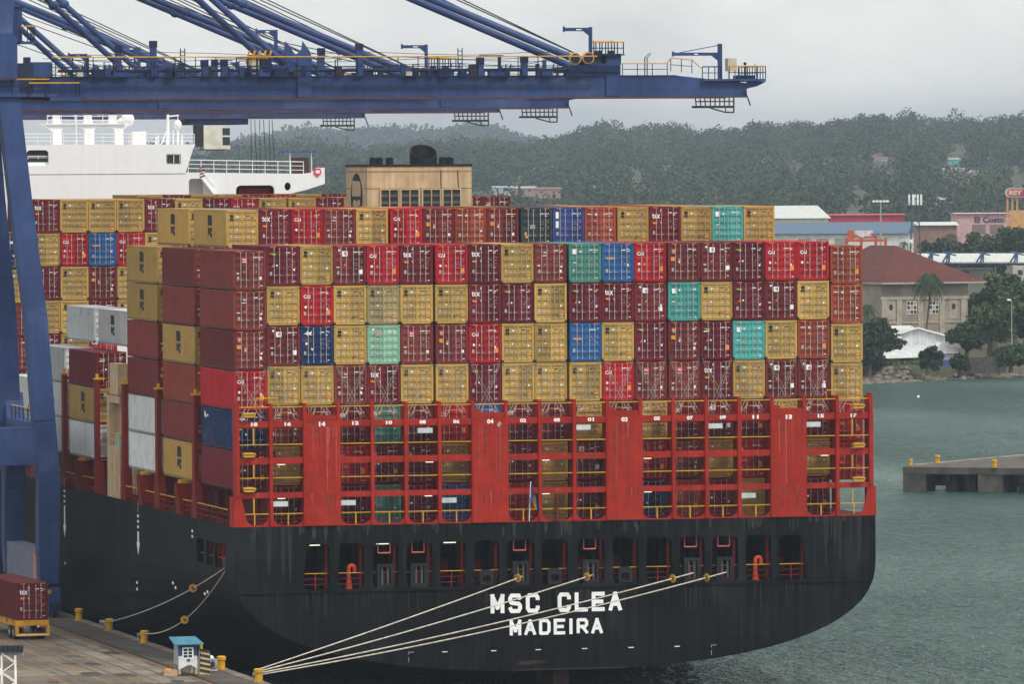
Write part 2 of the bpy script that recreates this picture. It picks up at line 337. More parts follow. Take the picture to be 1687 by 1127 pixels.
        mk(.40, 2.22, .3, .06, ink); mk(.70, 2.22, .2, .06, ink); mk(.92, 2.22, .07, .06, ink); mk(.72, 2.06, .18, .05, ink)      # code line too small to read in the photo
        rows = 3 if k in 'Yy' else 6
        for i in range(rows):
            z = 1.72-i*(.27 if k in 'Yy' else .145); h = .05
            for x, w_ in ((.32, .12), (.5, .1), (.72, .12), (.88, .1)):
                if (i*7+int(x*50)+ord(k)+v*5) % 3: mk(x, z, w_*.8, h*.7, dark if k in 'Yy' else codem)
        mk(.86, .17, .14, .05, white)
        if v == 2: mk(.3, .45, .2, .14, mat('rust_patch', (.17, .06, .03), .9)); mk(.62, 1.3, .13, .5, mat('worn_patch', tuple(min(.6, .7*q+.06) for q in CK[k][0])) if False else cm(k))
        if v == 1: mk(.8, 1.02, .12, .14, white)
        if k in 'C': mk(.82, .80, .28, .32, orange)
        elif k in 'MOF': mk(.80, .78, .3, .32, orange if k != 'F' else white)
        elif k in 'Yy': b.prism([(.62, .34), (.98, .34), (.94, .52), (.66, .52)], 'y', -.012, -.006, orange)
        elif k == 'T': mk(.78, 1.0, .16, .09, orange)
        elif k in 'BJS': mk(.8, .72, .16, .2, white)
    return b.mesh('container_door')
def rod_mesh(pale):
    m_ = mat('rod_zinc', (.43, .43, .42), .5, .2) if not pale else mat('rod_zinc_dull', (.36, .33, .26), .6, .1)
    b = MB(m_); b.tube((0, -.05, .03), (0, -.05, WT-.28), .023, None, 6)
    for z in (.05, .62, 1.4, 2.1, WT-.32): b.box(-.04, -.052, z-.03, .04, -.004, z+.03)
    b.box(-.02, -.07, .57, .22, -.05, .60)
    return b.mesh('lock_rod')
_CM = {}
def cmesh(k, v):
    if k not in _CM: _CM[k] = (body_mesh(k), rod_mesh(k in 'YyWV'))
    if (k, v) not in _CM: _CM[(k, v)] = (door_mesh(k, 'l', v), door_mesh(k, 'r', v))
    return _CM[k][0], *_CM[(k, v)], _CM[k][1]
def container(k, loc, label, group, rz=0):
    bo, dl, dr, rd = cmesh(k, random.choice((0, 1, 1, 2)))
    t = thing('shipping_container', label, 'container', loc, group, rz)
    link('body', bo, t)
    for dm, x, rods in ((dl, -HW+.14, (.42, .82)), (dr, .005, (.28, .68))):
        d = link('door', dm, t, (x, .03, DZ0))
        for q in rods: link('lock_rod', rd, d, (q, 0, 0))
    return t
MK = {'T': 'with big white lettering', 'C': 'with white lettering', 'Y': 'with black emblem', 'y': 'with faint emblem', 'B': 'with pink red badge', 'S': 'with orange stickers', 'F': 'with white label',
      'M': 'with orange sticker', 'O': 'with white markings', 'G': 'with white markings', 'A': 'with white label', 'L': 'with pale lettering', 'N': 'with white emblem', 'E': 'with cream label', 'D': 'with grey patch', 'P': 'with white strips', 'W': 'plain sided', 'V': 'with black emblem', 'J': 'with ochre emblem'}
ORD = ['', 'first', 'second', 'third', 'fourth', 'fifth', 'sixth', 'seventh', 'eighth', 'ninth', 'tenth', 'eleventh', 'twelfth', 'thirteenth', 'fourteenth', 'fifteenth', 'sixteenth', 'seventeenth', 'eighteenth']
ROW1 = ['BMYFCTCTYBGLCSFMCCO', 'BYCYyYYTMYMTFAYMFYO', 'SFNYEBSCYYLYMSMAYOY', 'CYYBTYYMYYYCBBTYFFY',
        'NBMTGMCLTMYMYTFMYTC', 'MY.CMTY.MYF.CBYC.YC', '.M.MGML.CYM.NOMY.M.']
TIER = ['top', 'second from top', 'third from top', 'fourth from top']
LOWER = ['behind the top yellow rail above painted number', 'across the middle red openings below painted number', 'in the lowest red opening below painted number']
for r_, row in enumerate(ROW1):
    for i, k in enumerate(row):
        if k == '.': continue
        z = Z0 + (5-r_)*CH + (0 if i in (0, 18) else .32)
        nm = NUMS[i]
        lab = f"{CK[k][1]} container {MK[k]}, {TIER[r_]}, stack above number {nm}" if r_ < 4 else f"{CK[k][1]} container {LOWER[r_-4]} {nm}"
        container(k, (cx_of(i)+random.uniform(-.012, .012), random.uniform(-.03, .02), z), lab, 'containers stacked at the stern')
SIDE = {14.25: 'BBYOBY', 28.5: 'YYBSWW'}                # port columns of the next two bays, top to bottom
for y, row in SIDE.items():
    for r_, k in enumerate(row):
        wh = 'second' if y < 20 else 'third'
        container('J' if False else k, (cx_of(0), y, Z0+(5-r_)*CH), f"{CK[k][1]} container on the port side, {['top', 'second from top', 'third from top', 'fourth from top', 'fifth from top', 'bottom'][r_]} of {wh} stack from stern", 'containers along the port side')
for y, row, wh in ((14.25, 'YTCBYCSOSDPOYTYAY', 'raised row behind the stern stacks'), (28.5, 'YPTYCBYCSYTMYFCYB', 'low roof strip just beyond the raised row')):
    for j, k in enumerate(row):
        container(k, (cx_of(j+1), y, Z0+6*CH-.02), f"{CK[k][1]} container {ORD[j+1]} from left in the {wh}", 'containers of the raised rows')
B4 = [53.7, 68.0, 82.25, 96.5]
for b_, k, i, t_, lab in (
    (0, 'W', 0, 0, 'pale grey container beside the tan stair tower, under a mustard yellow one'), (0, 'Y', 0, 1, 'mustard yellow container between a grey and a maroon one beside the tan stair tower'),
    (0, 'M', 0, 2, 'deep maroon container with its door end showing behind the tan stair tower'), (0, 'V', 1, 3, 'white refrigerated container with black emblem, high left behind the stern stacks'),
    (1, 'W', 0, 0, 'lower pale grey container just right of the crane leg beside a red post'), (1, 'V', 0, 1, 'pale grey container with black emblem behind the red post near the crane leg'),
    (1, 'W', 0, 2, 'pale grey container whose roof shows beside the crane leg, under the white refrigerated pair'), (1, 'W', 1, 3, 'plain white refrigerated container beside the crane leg, left of its emblem bearing twin'),
    (2, 'W', 0, 0, 'lower of two pale grey containers seen inside the crane portal'), (2, 'W', 0, 1, 'upper of two pale grey containers seen inside the crane portal')):
    container(k, (cx_of(i), B4[b_], Z0+t_*CH+(.35 if i else 0)), lab, 'containers along the port side')
for r_, row in enumerate(('.TYYYTYMCYYMYMCYMM', 'NYCLCYTMYCYBYCMYCM', 'YTYSYCYM', 'BYYMY', 'SMYC', 'MYMB')):
    for i, k in enumerate(row):
        if k != '.': container(k, (cx_of(i), B4[3], Z0+(6-r_)*CH+(.42 if i else .2)), f"{CK[k][1]} container, {ORD[i+1 if r_ else i]} from left, {['top', 'second', 'third', 'fourth', 'fifth', 'sixth'][r_]} tier of far block below the white bridge", 'containers of the far block')
for j, k in enumerate('YMYYBCYM'):
    container(k, (cx_of(8+j), 139.2, Z0+6*CH+.55), f"{CK[k][1]} container, {ORD[j+1]} from left of the farthest row right under the white bridge wing", 'containers of the farthest row')

# ------------------------------------------------------------------ the ship
YT, ZD, ZK, HB = -1.8, 12.82, 9.6, 24.12               # transom plane, deck, start of the turn of the bilge, half beam
ship = thing('container_ship', 'huge black hulled container ship with red stern frame, moored along the quay', 'ship', (0, YT, 0))
SHY = -YT                                              # children are placed in ship-local y
class SB(MB):
    def build(s, name, parent=None, loc=None, **k):
        return MB.build(s, name, parent, (0, SHY, 0) if loc is None and parent is ship else (loc or (0, 0, 0)), **k)
def half(t, zb=1.95):                                  # section outline from keel centre to the knuckle
    p = 2.4+6*t; pts = []
    for k in range(17):
        u = math.sin(k/16*math.pi/2)
        pts.append((HB*(1-u**p)**(1/p) if u < 1 else 0, ZK-(ZK-zb)*u))
    return pts[::-1]
def bow(y): return 1.0 if y < 220 else max(.02, 1-((y-220)/115)**2)
b = SB(hullm)
ys = [YT+.25, 3, 8, 14, 20, 28, 36, 44, 52, 60, 70, 80, 95, 110, 130, 160, 220, 250, 280, 305, 322, 334]
secs = []
for y in ys:
    t = min(1, max(0, (y-YT-20)/120)); t = t*t*(3-2*t); q = min(1, max(0, (y-YT)/95)); h = half(t, 1.95-15*q*q*(3-2*q))
    secs.append([(x*bow(y), y, z) for x, z in h])
for s in (-1, 1):
    for a, c in zip(secs[:-1], secs[1:]):
        n = len(a); b.add([(s*p[0], p[1], p[2]) for p in a]+[(s*p[0], p[1], p[2]) for p in c], [(i, i+1, n+i+1, n+i) for i in range(n-1)])
    yy = [y for y in ys if y >= 20] if s < 0 else ys
    for y0, y1 in zip(yy[:-1], yy[1:]): b.add([(s*HB*bow(y0), y0, ZK), (s*HB*bow(y1), y1, ZK), (s*HB*bow(y1), y1, ZD), (s*HB*bow(y0), y0, ZD)], [(0, 1, 2, 3)])
hull = b.build('hull', ship)
BL = {  # block letters as thick strokes on a unit square
 'M': [((0, 0), (0, 1)), ((1, 0), (1, 1)), ((0, 1), (.5, .25)), ((.5, .25), (1, 1))], 'S': [((1, .80), (.85, 1), (.15, 1), (0, .82), (0, .66), (.15, .53), (.85, .47), (1, .34), (1, .18), (.85, 0), (.15, 0), (0, .2))],
 'C': [((1, .74), (1, .84), (.84, 1), (.16, 1), (0, .84), (0, .16), (.16, 0), (.84, 0), (1, .16), (1, .26))], 'L': [((0, 1), (0, 0), (1, 0))], 'E': [((1, 1), (0, 1), (0, 0), (1, 0)), ((0, .5), (.85, .5))],
 'A': [((0, 0), (.5, 1), (1, 0)), ((.2, .32), (.8, .32))], 'D': [((0, 0), (0, 1), (.78, 1), (1, .8), (1, .2), (.78, 0), (0, 0))], 'I': [((.5, 0), (.5, 1))], 'R': [((0, 0), (0, 1), (.82, 1), (1, .86), (1, .6), (.82, .46), (0, .46)), ((.5, .46), (1, 0))]}
def block(b, word, x0, z0, x1, z1):
    n = len(word); wid = [.45 if c == 'I' else 1 for c in word]; H = z1-z0; th = H*.205; gap = H*.20; u = (x1-x0-gap*(n-1))/sum(wid); x = x0; k = 0
    for c, w_ in zip(word, wid):
        for st in BL[c]:
            pts = [Vector((x+th/2+p[0]*(u*w_-th), 0, z0+th/2+p[1]*(H-th))) for p in st]
            for i in range(len(pts)-1):
                p, q = pts[i], pts[i+1]; d = (q-p).normalized()*th*.46; k += 1; e_ = YT-.012-.0015*(k % 7)
                nrm = Vector((-d.z, 0, d.x)).normalized()*th/2
                vs = [p-d-nrm, q+d-nrm, q+d+nrm, p-d+nrm] if len(st) < 6 else [p-d*.5-nrm, q+d*.5-nrm, q+d*.5+nrm, p-d*.5+nrm]
                b.add([(v.x, e_, min(max(v.z, z0), z1)) for v in vs], [(0, 1, 2, 3)], white)
        x += u*w_+gap
# transom plate with the mooring deck openings
ox = [(500, 543), (558, 600), (614, 656), (670, 712), (725, 767), (781, 823), (836, 881), (893, 936), (952, 996), (1010, 1052), (1065, 1107), (1120, 1161), (1174, 1216), (1229, 1271), (1284, 1328)]
OX = [(aty(a, 925, YT).x, aty(c, 925, YT).x) for a, c in ox]
h0 = half(0)
outer = [(-HB, ZD)]+[(-x, z) for x, z in h0[::-1]]+[(x, z) for x, z in h0[1:]]+[(HB, ZD)]
def moor_hole(i, a, c):
    if i in (0, 14):
        p = rrect(a, 8.2, c, 11.5, .42); s = -1 if i == 0 else 1; q = []
        for x, z in p:
            if (x-(a+c)/2)*s > .2 and z > 10.9: x -= s*.25
            q.append((x, z))
        return q
    return rrect(a, 8.2, c, 11.52, .42)
V, F = plate([outer]+[moor_hole(i, *q) for i, q in enumerate(OX)], .25)
b = SB(hullm); b.add([(p[0], YT+.125-p[2], p[1]) for p in V], F)
b.box(-HB+.4, YT-.14, 7.98, HB-.4, YT-.002, 8.1)       # knuckle ledge
block(b, 'MSC', -5.16, 6.2, -1.48, 7.62); block(b, 'CLEA', -.12, 6.2, 4.72, 7.62)
block(b, 'MADEIRA', -3.74, 4.56, 3.27, 5.72)
for x in (-8.6, -4.95, -1.6, 1.9, 5.4, 8.9): b.box(x-.2, YT-.012, 3.46, x+.2, YT-.003, 3.52, white)
for x in (-11.3, 11.5): b.box(x-.02, YT-.012, 2.8, x+.02, YT-.003, 3.15, grey); b.box(x-.02, YT-.012, 3.5, x+.4, YT-.003, 3.55, grey); b.box(x-.02, YT-.012, 3.36, x+.03, YT-.003, 3.55, grey)
rust = mat('hull_rust', (.04, .024, .020), .8, var=.4, scale=4)
b.add([(-3.4, YT-.006, 2.45), (-2.4, YT-.006, 2.38), (-.9, YT-.006, 2.6), (-1.6, YT-.006, 2.72), (-2.9, YT-.006, 2.68)], [(0, 1, 2, 3, 4)], rust)
b.add([(-3.4, YT-.006, 2.0), (5, YT-.006, 2.0), (5, YT-.006, 2.09), (-3.4, YT-.006, 2.07)], [(0, 1, 2, 3)], rust)
scuff = [mat('hull_scuff_%s' % q, c_, .8, var=.3, scale=3) for q, c_ in (('grey', (.020, .022, .022)), ('pale', (.032, .034, .034)), ('rusty', (.035, .018, .012)))]
def streaks(b, n, x0, x1, ztop, lmin, lmax, y, mats, wmax=.16):
    for k in range(n):
        x = rng.uniform(x0, x1); w_ = rng.uniform(.02, wmax); l_ = rng.uniform(lmin, lmax); yy = y-.0006*(k % 9)
        b.add([(x-w_/2, yy, ztop), (x+w_/2, yy, ztop), (x+w_*.35, yy, ztop-l_*.7), (x+w_*.05, yy, ztop-l_), (x-w_*.3, yy, ztop-l_*.8)], [(0, 1, 2, 3, 4)], mats[int(rng.integers(len(mats)))])
streaks(b, 70, -23.6, 23.6, ZD-.02, .35, 1.15, YT-.003, scuff[:2], .35); streaks(b, 46, -22.5, 22.5, 7.97, .4, 2.2, YT-.003, scuff, .12)
for a, c in OX: streaks(b, 2, a+.1, c-.1, 7.97, .6, 2.6, YT-.0095, scuff[2:], .1)
streaks(b, 12, 19.5, 23.5, ZD-.02, 1.5, 4.5, YT-.0022, scuff[:1], .5); streaks(b, 10, -23.5, -19, ZD-.02, 1.5, 4.5, YT-.0022, scuff[:1], .5)
transom = b.build('transom', ship)
# port quarter plating with three mooring openings
V, F = plate([[(YT+.25, ZK), (20, ZK), (20, ZD), (YT+.25, ZD)], rrect(9.3, 9.62, 11.9, 11.4, .4, bot=False), rrect(5.75, 9.62, 8.5, 11.4, .4, bot=False), rrect(1.5, 9.62, 5.35, 11.4, .4, bot=False)], .2)
b = SB(hullm); b.add([(-HB+.1+p[2], p[0], p[1]) for p in V], F)
def pmark(y, z0, z1):                                   # tug push marks and draught figures on the side
    X = -HB-.012; b = SB(white)
    b.add([(X, y-.3, z1), (X, y+.3, z1), (X, y+.3, z0+1.0), (X, y+.65, z0+1.0), (X, y, z0), (X, y-.65, z0+1.0), (X, y-.3, z0+1.0)], [(0, 1, 2, 6), (3, 4, 5)], white)
    for k in range(3): b.box(X-.003, y-.35, z1+.25+k*.42, X, y+.35, z1+.45+k*.42, white)
    b.box(X-.003, y-.03, z1+1.5, X, y+.03, z1+2.3, white); b.build('tug_mark', ship)
pmark(34.6, 8.85, 10.7); pmark(66.1, 8.6, 11.2)
for y, z in ((13.5, 11.3), (13.5, 11.7), (35.2, 6.6), (35.2, 6.1), (21, 7.4), (20, 7.1), (8, 7.5), (9, 7.3), (66, 6.4)): f = SB(white); f.box(-HB-.015, y-.3, z, -HB-.012, y+.3, z+.2, white); f.build('draught_mark', ship)
b.build('quarter_plating', ship)
b = SB(hullm); b.box(-.5, YT+5, -4, .55, YT+11, 2.6); b.box(-.2, YT+1.2, -6, 1.0, YT+4.4, 3.0, rust); b.build('rudder', ship)
# decks
b = SB(mat('deck_red', (.09, .016, .013), .85)); b.box(-HB+.15, YT+.3, ZD-.12, HB-.15, 20, ZD-.02); b.box(-HB+.15, 20, ZD-.12, HB-.15, 215, ZD-.02); b.build('main_deck', ship)
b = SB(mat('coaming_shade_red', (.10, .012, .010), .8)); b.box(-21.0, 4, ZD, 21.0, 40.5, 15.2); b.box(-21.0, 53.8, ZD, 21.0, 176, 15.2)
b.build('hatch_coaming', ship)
md = SB(mat('mooring_interior_shaded', (.022, .012, .011), .8))  # red interior painted near black to stand for the shade inside
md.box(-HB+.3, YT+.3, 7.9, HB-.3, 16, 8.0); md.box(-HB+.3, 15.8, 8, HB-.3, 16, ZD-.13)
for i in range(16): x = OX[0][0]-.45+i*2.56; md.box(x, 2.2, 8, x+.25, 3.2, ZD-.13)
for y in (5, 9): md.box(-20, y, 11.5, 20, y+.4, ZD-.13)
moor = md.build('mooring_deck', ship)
for i, (a, c) in enumerate(OX):
    rb = MB(yellow, dred); x0, x1, y = a-.05, c+.05, YT+.45
    rb.tube((x0, y, 9.35), (x1, y, 9.35), .035, yellow); rb.tube((x0, y, 8.95), (x1, y, 8.95), .028, dred); rb.tube((x0, y, 8.55), (x1, y, 8.55), .028, dred)
    rb.tube(((a+c)/2, y, 8), ((a+c)/2, y, 9.35), .035, red); rb.box(c-.22, y+.1, 8, c-.05, y+.5, 11.6, dred)
    rb.build('handrail', moor)
    if i in (2, 3, 6, 8, 11, 12):                       # roller fairlead and hanging ladder frame
        f = MB(black, steel); xm = (a+c)/2
        f.box(xm-.62, y-.42, 8.22, xm+.62, y+.3, 8.5); f.box(xm-.62, y-.42, 9.75, xm+.62, y+.3, 9.95)
        for q in (-.5, .5): f.box(xm+q-.12, y-.42, 8.5, xm+q+.12, y+.3, 9.75)
        for q in (-.22, .22): f.tube((xm+q, y-.2, 8.5), (xm+q, y-.2, 9.75), .1, mat('worn_roller', (.10, .10, .10), .4, .3), 10)
        f.build('fairlead', moor)
        f = MB(mat('pink_frame', (.5, .12, .09)))
        for q in (-.45, .45): f.tube((xm+q, y, 10.75), (xm+q, y, 11.7), .05)
        f.tube((xm-.45, y, 10.75), (xm+.45, y, 10.75), .06); f.build('ladder_frame', moor)
    if i in (5, 7, 9):
        f = MB(black, steel); xm = (a+c)/2; V, F = plate([rrect(xm-.52, 8.25, xm+.52, 9.4, .3, bot=False), rrect(xm-.3, 8.45, xm+.3, 9.0, .25)], .3)
        f.add([(p[0], y-.25-p[2], p[1]) for p in V], F); f.build('panama_chock', moor)
    if i in (1, 13):
        f = MB(mat('vent_orange', (.55, .07, .02))); xm = (a+c)/2
        f.path([(xm, y+.5, 8)]+[(xm+.22-.22*math.cos(R(q)), y+.5, 9.65+.22*math.sin(R(q))) for q in range(0, 181, 30)]+[(xm+.44, y+.5, 9.3)], .15, None, 8)
        f.tube((xm, y+.5, 8), (xm, y+.5, 8.9), .3, None, 8, .16); f.build('vent_pipe', moor)
    if i in (0, 2, 4): f = MB(lampm); f.box(a+.4, y, 11.38, c-.6, y+.12, 11.44); f.build('lamp', moor)
    if i in (4, 5, 8, 9, 14):
        f = MB(dred, steel); xm = (a+c)/2; f.tube((xm-.7, 3.6, 9.2), (xm+.7, 3.6, 9.2), .9, dred, 12); f.tube((xm-.2, 3.6, 9.2), (xm+.6, 3.6, 9.2), .7, rope, 12); f.build('mooring_winch', moor)
for y0, y1 in ((9.3, 11.9), (5.75, 8.5), (1.5, 5.35)):
    f = MB(dark, dred); f.box(-HB+.3, (y0+y1)/2-.6, 8, -HB+.9, (y0+y1)/2+.3, 10.5); f.box(-HB+.5, y1-.5, 8, -HB+1, y1-.2, 11.5, red); f.tube((-HB+.3, y0, 10.3), (-HB+.3, y1, 10.3), .05, red); f.build('fairlead', moor)

# ---- red stern lashing bridge
bx = [(i-9.5)*2.5-.15+(.1 if i > 9 else 0) for i in range(20)]; bx[0] = -23.85; bx[19] = 23.75
WIDE = (2, 7, 11, 16)
outer = [(-24.2, 12.83), (24.2, 12.83), (24.08, 15.0), (23.98, 15.05), (23.98, 20.47), (-23.98, 20.47), (-23.98, 15.05), (-24.1, 15.0)]
holes = []; OPEN = {}
for i in range(19):
    if i in WIDE: continue
    x0, x1 = bx[i]+.13, bx[i+1]-.13; OPEN[i] = (x0, x1)
    holes += [[(x0, 17.83), (x1, 17.83), (x1, 20.0), (x0, 20.0)], [(x0, 15.31), (x1, 15.31), (x1, 17.36), (x0, 17.36)]]
    if i == 0: holes.append([(x0+.15, 14.9), (x1, 14.9), (x1-.05, 13.4), (x1-.5, 12.96), (x0+.85, 12.96), (x0+.5, 13.3)])
    elif i == 18: holes.append([(x0, 14.9), (x1-.1, 14.9), (x1-.4, 13.3), (x1-.7, 12.96), (x0+.1, 12.96)])
    else: holes.append(rrect(x0, 12.93, x1, 14.9, .62, top=False))
V, F = plate([outer]+holes, .14)
b = SB(red)
b.add([(p[0], YT-.02+.07-p[2], p[1]) for p in V], F)
for i in range(20):
    top = 21.72
    wd = .12
    b.box(bx[i]-wd, YT-.10, 20.47, bx[i]+wd, YT+1.1, top)
    b.box(bx[i]-wd, YT-.16, 12.9 if i not in (0, 19) else 15.1, bx[i]+wd, YT-.021, 20.46)
    b.box(bx[i]-.05, YT+.06, 12.85, bx[i]+.05, YT+1.3, 20.46)
for i in WIDE:
    b.box(bx[i]+.13, YT-.015, 20.48, bx[i+1]-.13, YT+.1, 20.85); b.box(bx[i]+.13, YT-.012, 20.86, bx[i]+.62, YT+.1, 21.05)
    b.box(bx[i]-.02, YT-.19, 12.86, bx[i+1]+.02, YT-.161, 20.44)
for i, nn in enumerate(NUMS): b.text(nn, (bx[i]+bx[i+1])/2-.24, 20.1 if i not in WIDE else 20.04, (bx[i]+bx[i+1])/2+.24, 20.38, YT-.036 if i not in WIDE else YT-.20, white, .05)
b.add([(x+bx[7]+1.75, YT-.194, 19.9+z) for x, z in ((0, .1), (.2, .3), (.35, .2), (.3, 0), (.1, -.1))], [(0, 1, 2, 3, 4)], mat('bare_primer', (.5, .3, .22)))
b.box(bx[2]+.13, YT-.194, 20.30, bx[2]+.62, YT-.19, 20.44, dred)
for z in (20.0, 17.5, 15.0): b.box(-23.8, YT+.13, z-.08, 23.7, YT+1.2, z)
for s in (-1, 1): b.box(s*24.12-.08, YT+.13, 12.84, s*24.12+.08, YT+1.35, 15.0); b.box(s*23.9-.08, YT+.13, 15.02, s*23.9+.08, YT+1.1, 21.9)
grime = [mat('frame_grime_%s' % q, c_, .8, var=.3, scale=3) for q, c_ in (('dark', (.20, .018, .012)), ('brown', (.17, .035, .02)), ('chalk', (.40, .07, .055)))]
for i in WIDE: streaks(b, 12, bx[i]+.2, bx[i+1]-.2, 20.0, .6, 5.5, YT-.1925, grime, .13); streaks(b, 7, bx[i]+.2, bx[i+1]-.2, 15.2, .4, 2.0, YT-.1925, grime, .2)
for i in OPEN:
    for z in (20.42, 17.82, 15.3): streaks(b, 3, OPEN[i][0], OPEN[i][1], z, .12, .40, YT-.0225, grime, .12)
lb = b.build('lashing_bridge', ship)
RT, R1, R2, R3 = 21.48, 18.77, 16.36, 13.76
def rail_mesh(wd, kind):
    r_ = MB(yellow, dred); y = 0
    r_.box(0, -.03, -.035, wd, .05, .035, yellow)
    if kind == 'b':
        for z in (.35, .68): r_.tube((0, 0, -z), (wd, 0, -z), .02, dred, 4)
        r_.box(wd/2-.045, -.02, -.83, wd/2+.045, .04, -.05, yellow)
    else:
        for z in (.42, .8): r_.tube((0, .9, -z), (wd, .9, -z), .02, dred, 4)
    return r_.mesh('handrail')
rm = {}
for i in range(19):
    x0, x1 = bx[i]+.13, bx[i+1]-.13
    for z in ((RT,) if i in WIDE else (RT, R1, R2, R3)):
        k = (round(x1-x0, 2), 'b' if z == R3 else 'a')
        if k not in rm: rm[k] = rail_mesh(x1-x0, k[1])
        link('handrail', rm[k], lb, (x0, YT+.02, z))
    g = MB(orange)                                       # small yellow hoops behind the top rail
    xm = (x0+x1)/2; g.path([(xm-.8, YT+.9, 20.6), (xm-.45, YT+.9, 21.05), (xm+.45, YT+.9, 21.05), (xm+.8, YT+.9, 20.6)], .03, None, 4)
    g.build('guard_hoop', lb)
binm = MB(yellow); binm.prism(rrect(-.42, -.17, .42, .17, .12), 'y', -.3, .1); binm.tube((.42, -.1, 0), (.52, -.1, 0), .1)
binm.box(-.43, -.31, -.03, .43, -.3, .03, dark); binm = binm.mesh('gear_bin')
for i, off in ((0, .65), (18, 1.45)):
    x0 = OPEN[i][0]
    for z in (20.88, 18.0, 15.5): link('gear_bin', binm, lb, (x0+off, YT-.05, z+.05))
    f = MB(yellow)
    for z0, z1 in ((R1, 20.0), (R2, 17.36), (R3, 14.9)): f.box(x0+1.0, YT+.02, z0, x0+1.1, YT+.1, z1)
    f.build('ladder_rail', lb)
for i, off, z in ((5, .75, 19.6), (10, .0, 19.65), (14, .0, 19.6), (17, .0, 19.6), (1, 0, 14.45), (3, 0, 14.45), (6, 0, 14.5), (15, 0, 14.45)):
    x0 = OPEN[i][0]+off; f = MB(mat('pale_panel', (.5, .52, .52))); f.box(x0, YT-.05, z-.16, x0+1.1, YT+.35, z+.2); f.build('light_box', lb)
for i, z, off in ((1, 20.0, .3), (5, 20.0, 1.3), (12, 20.0, .2), (1, 17.36, .4), (5, 17.36, 1.4), (9, 17.36, .1), (12, 17.36, .2), (17, 20.0, 1.2), (17, 17.36, 1.2), (1, 14.9, .4), (5, 14.9, 1.3), (9, 14.9, .1), (12, 14.9, .2)):
    x0 = OPEN[i][0]+off; f = MB(lampm); f.box(x0, YT+.2, z-.08, x0+.55, YT+.3, z-.03); f.build('lamp', lb)
for x, s in ((bx[1], -1), (bx[18], 1)):
    f = MB(yellow)
    for q in (0, .25): f.path([(x+s*-.1-s*q*2.2, YT+.3+q, 21.5), (x-s*.1-s*q*2.2, YT+.3+q, 22.1), (x-s*.1-s*q*2.2+s*1.1, YT+.3+q, 22.1), (x+s*1.1-s*q*2.2, YT+.3+q, 21.5)], .045, None, 5)
    f.build('hatch_hoop', lb)
# lashing rods crossing over the lowest exposed tier
for i in range(19):
    x = cx_of(i); dz = 0 if i in (0, 18) else .32; zt = Z0+3*CH+dz
    t = thing('lashing_cross', f"silver lashing rods crossed over the container above painted number {NUMS[i]}", 'lashing rods', (x, 0, 20.2), 'lashing rods over the lowest exposed tier')
    for s in (-1, 1):
        for a, zz, bb in ((1.1, zt-.1, .62), (1.1, zt+.1, .95)):
            f = MB(rope); p = Vector((s*a, -.08, zz-20.2)); q = Vector((-s*bb, YT+1.1, .35)); mdl = p.lerp(q, .8)
            f.tube(p, mdl, .015, mat('lashing_steel', (.30, .28, .25), .6), 5); f.tube(mdl, q, .03, steel, 6); f.build('lashing_rod', t)
# ---- side lashing posts and pedestals along the port edge
def post(y, z1, ped=False):
    f = SB(dred); X = -HB+.02
    if ped:
        f.beam((X+.3, y, ZD), (X+.3, y, 15.15), .8, 1.7, None, 1.25, .9, side=(1, 0, 0)); f.box(X, y-.6, 15.15, X+.8, y+.6, 15.38, yellow)
        f.build('pedestal', ship)
    else:
        f.box(X, y-.55, 15.4, X+.35, y+.35, z1); f.prism([(y-1.3, ZD), (y+.7, ZD), (y+.45, 15.4), (y-.7, 15.4)], 'x', X-.01, X+.6)
        f.box(X-.05, y-.6, z1, X+.7, y+.5, z1+.12, yellow); f.box(X+.1, y-.2, z1+.12, X+.3, y+.1, z1+.45, yellow)
        f.box(X+.3, y-.3, 15.5, X+2.5, y+.2, 15.7); f.box(X+.3, y-.3, 18.3, X+46, y+.2, 18.5); f.box(X+.3, y-.3, z1-.4, X+46, y+.2, z1-.2)
        f.build('lashing_post', ship)
for y in (13.2, 27.4, 41.0, 52.6, 67.0, 81.2): post(y, 21.9)
for y in (18.4, 21.4-.2+12.0, 59.5, 74): post(y, 0, True)
for y in np.arange(0.5, 80, 2.4): f = SB(dred); f.box(-21.1, y, ZD, -21.01, y+.25, 15.3); f.build('coaming_stay', ship)
for y in np.arange(3, 80, 7.1): f = SB(dred); f.box(-21.4, y, 13.4, -21.01, y+1.2, 14.6); f.build('vent_box', ship)
for y0, y1 in ((1, 12), (14.2, 17.3), (19.5, 26.2), (28.4, 32), (34.6, 40), (53.5, 58.5), (60.5, 66), (68, 73), (75, 80.5)):
    f = SB(yellow, dred); f.rail([(-HB+.1, y0, ZD), (-HB+.1, y1, ZD)], 1.15, yellow, dred, .035, 1.9, 2); f.build('side_rail', ship)
# stair tower beside the funnel casing
f = SB(tan)
f.box(-24.0, 42.6, ZD, -23.1, 47.9, 16.9); f.box(-24.0, 46.9, 16.9, -23.1, 47.9, 20.3); f.box(-24.0, 42.6, 20.3, -23.1, 47.9, 20.9); f.box(-23.2, 42.6, 16.9, -23.1, 46.9, 20.3)
f.box(-24.0, 43.2, 20.9, -23.1, 46.6, 23.4)
f.box(-24.02, 42.6, 20.88, -23.1, 47.9, 20.96, dred)
for y in (43.6, 45.6): f.box(-24.07, y, 13.4, -24.0, y+.35, 16.2)
f.rail([(-24.0, 41.7, 16.9), (-24.0, 46.6, 16.9)], 1.0, yellow, tan, .04, .9); f.box(-23.8, 43.8, 16.9, -23.3, 45.4, 17.9, mat('pale_aqua', (.25, .5, .45)))
f.rail([(-24.0, 46.3, 20.9), (-24.0, 47.9, 20.9)], 1.0, yellow, tan, .03, .8)
f.build('stair_tower', ship)
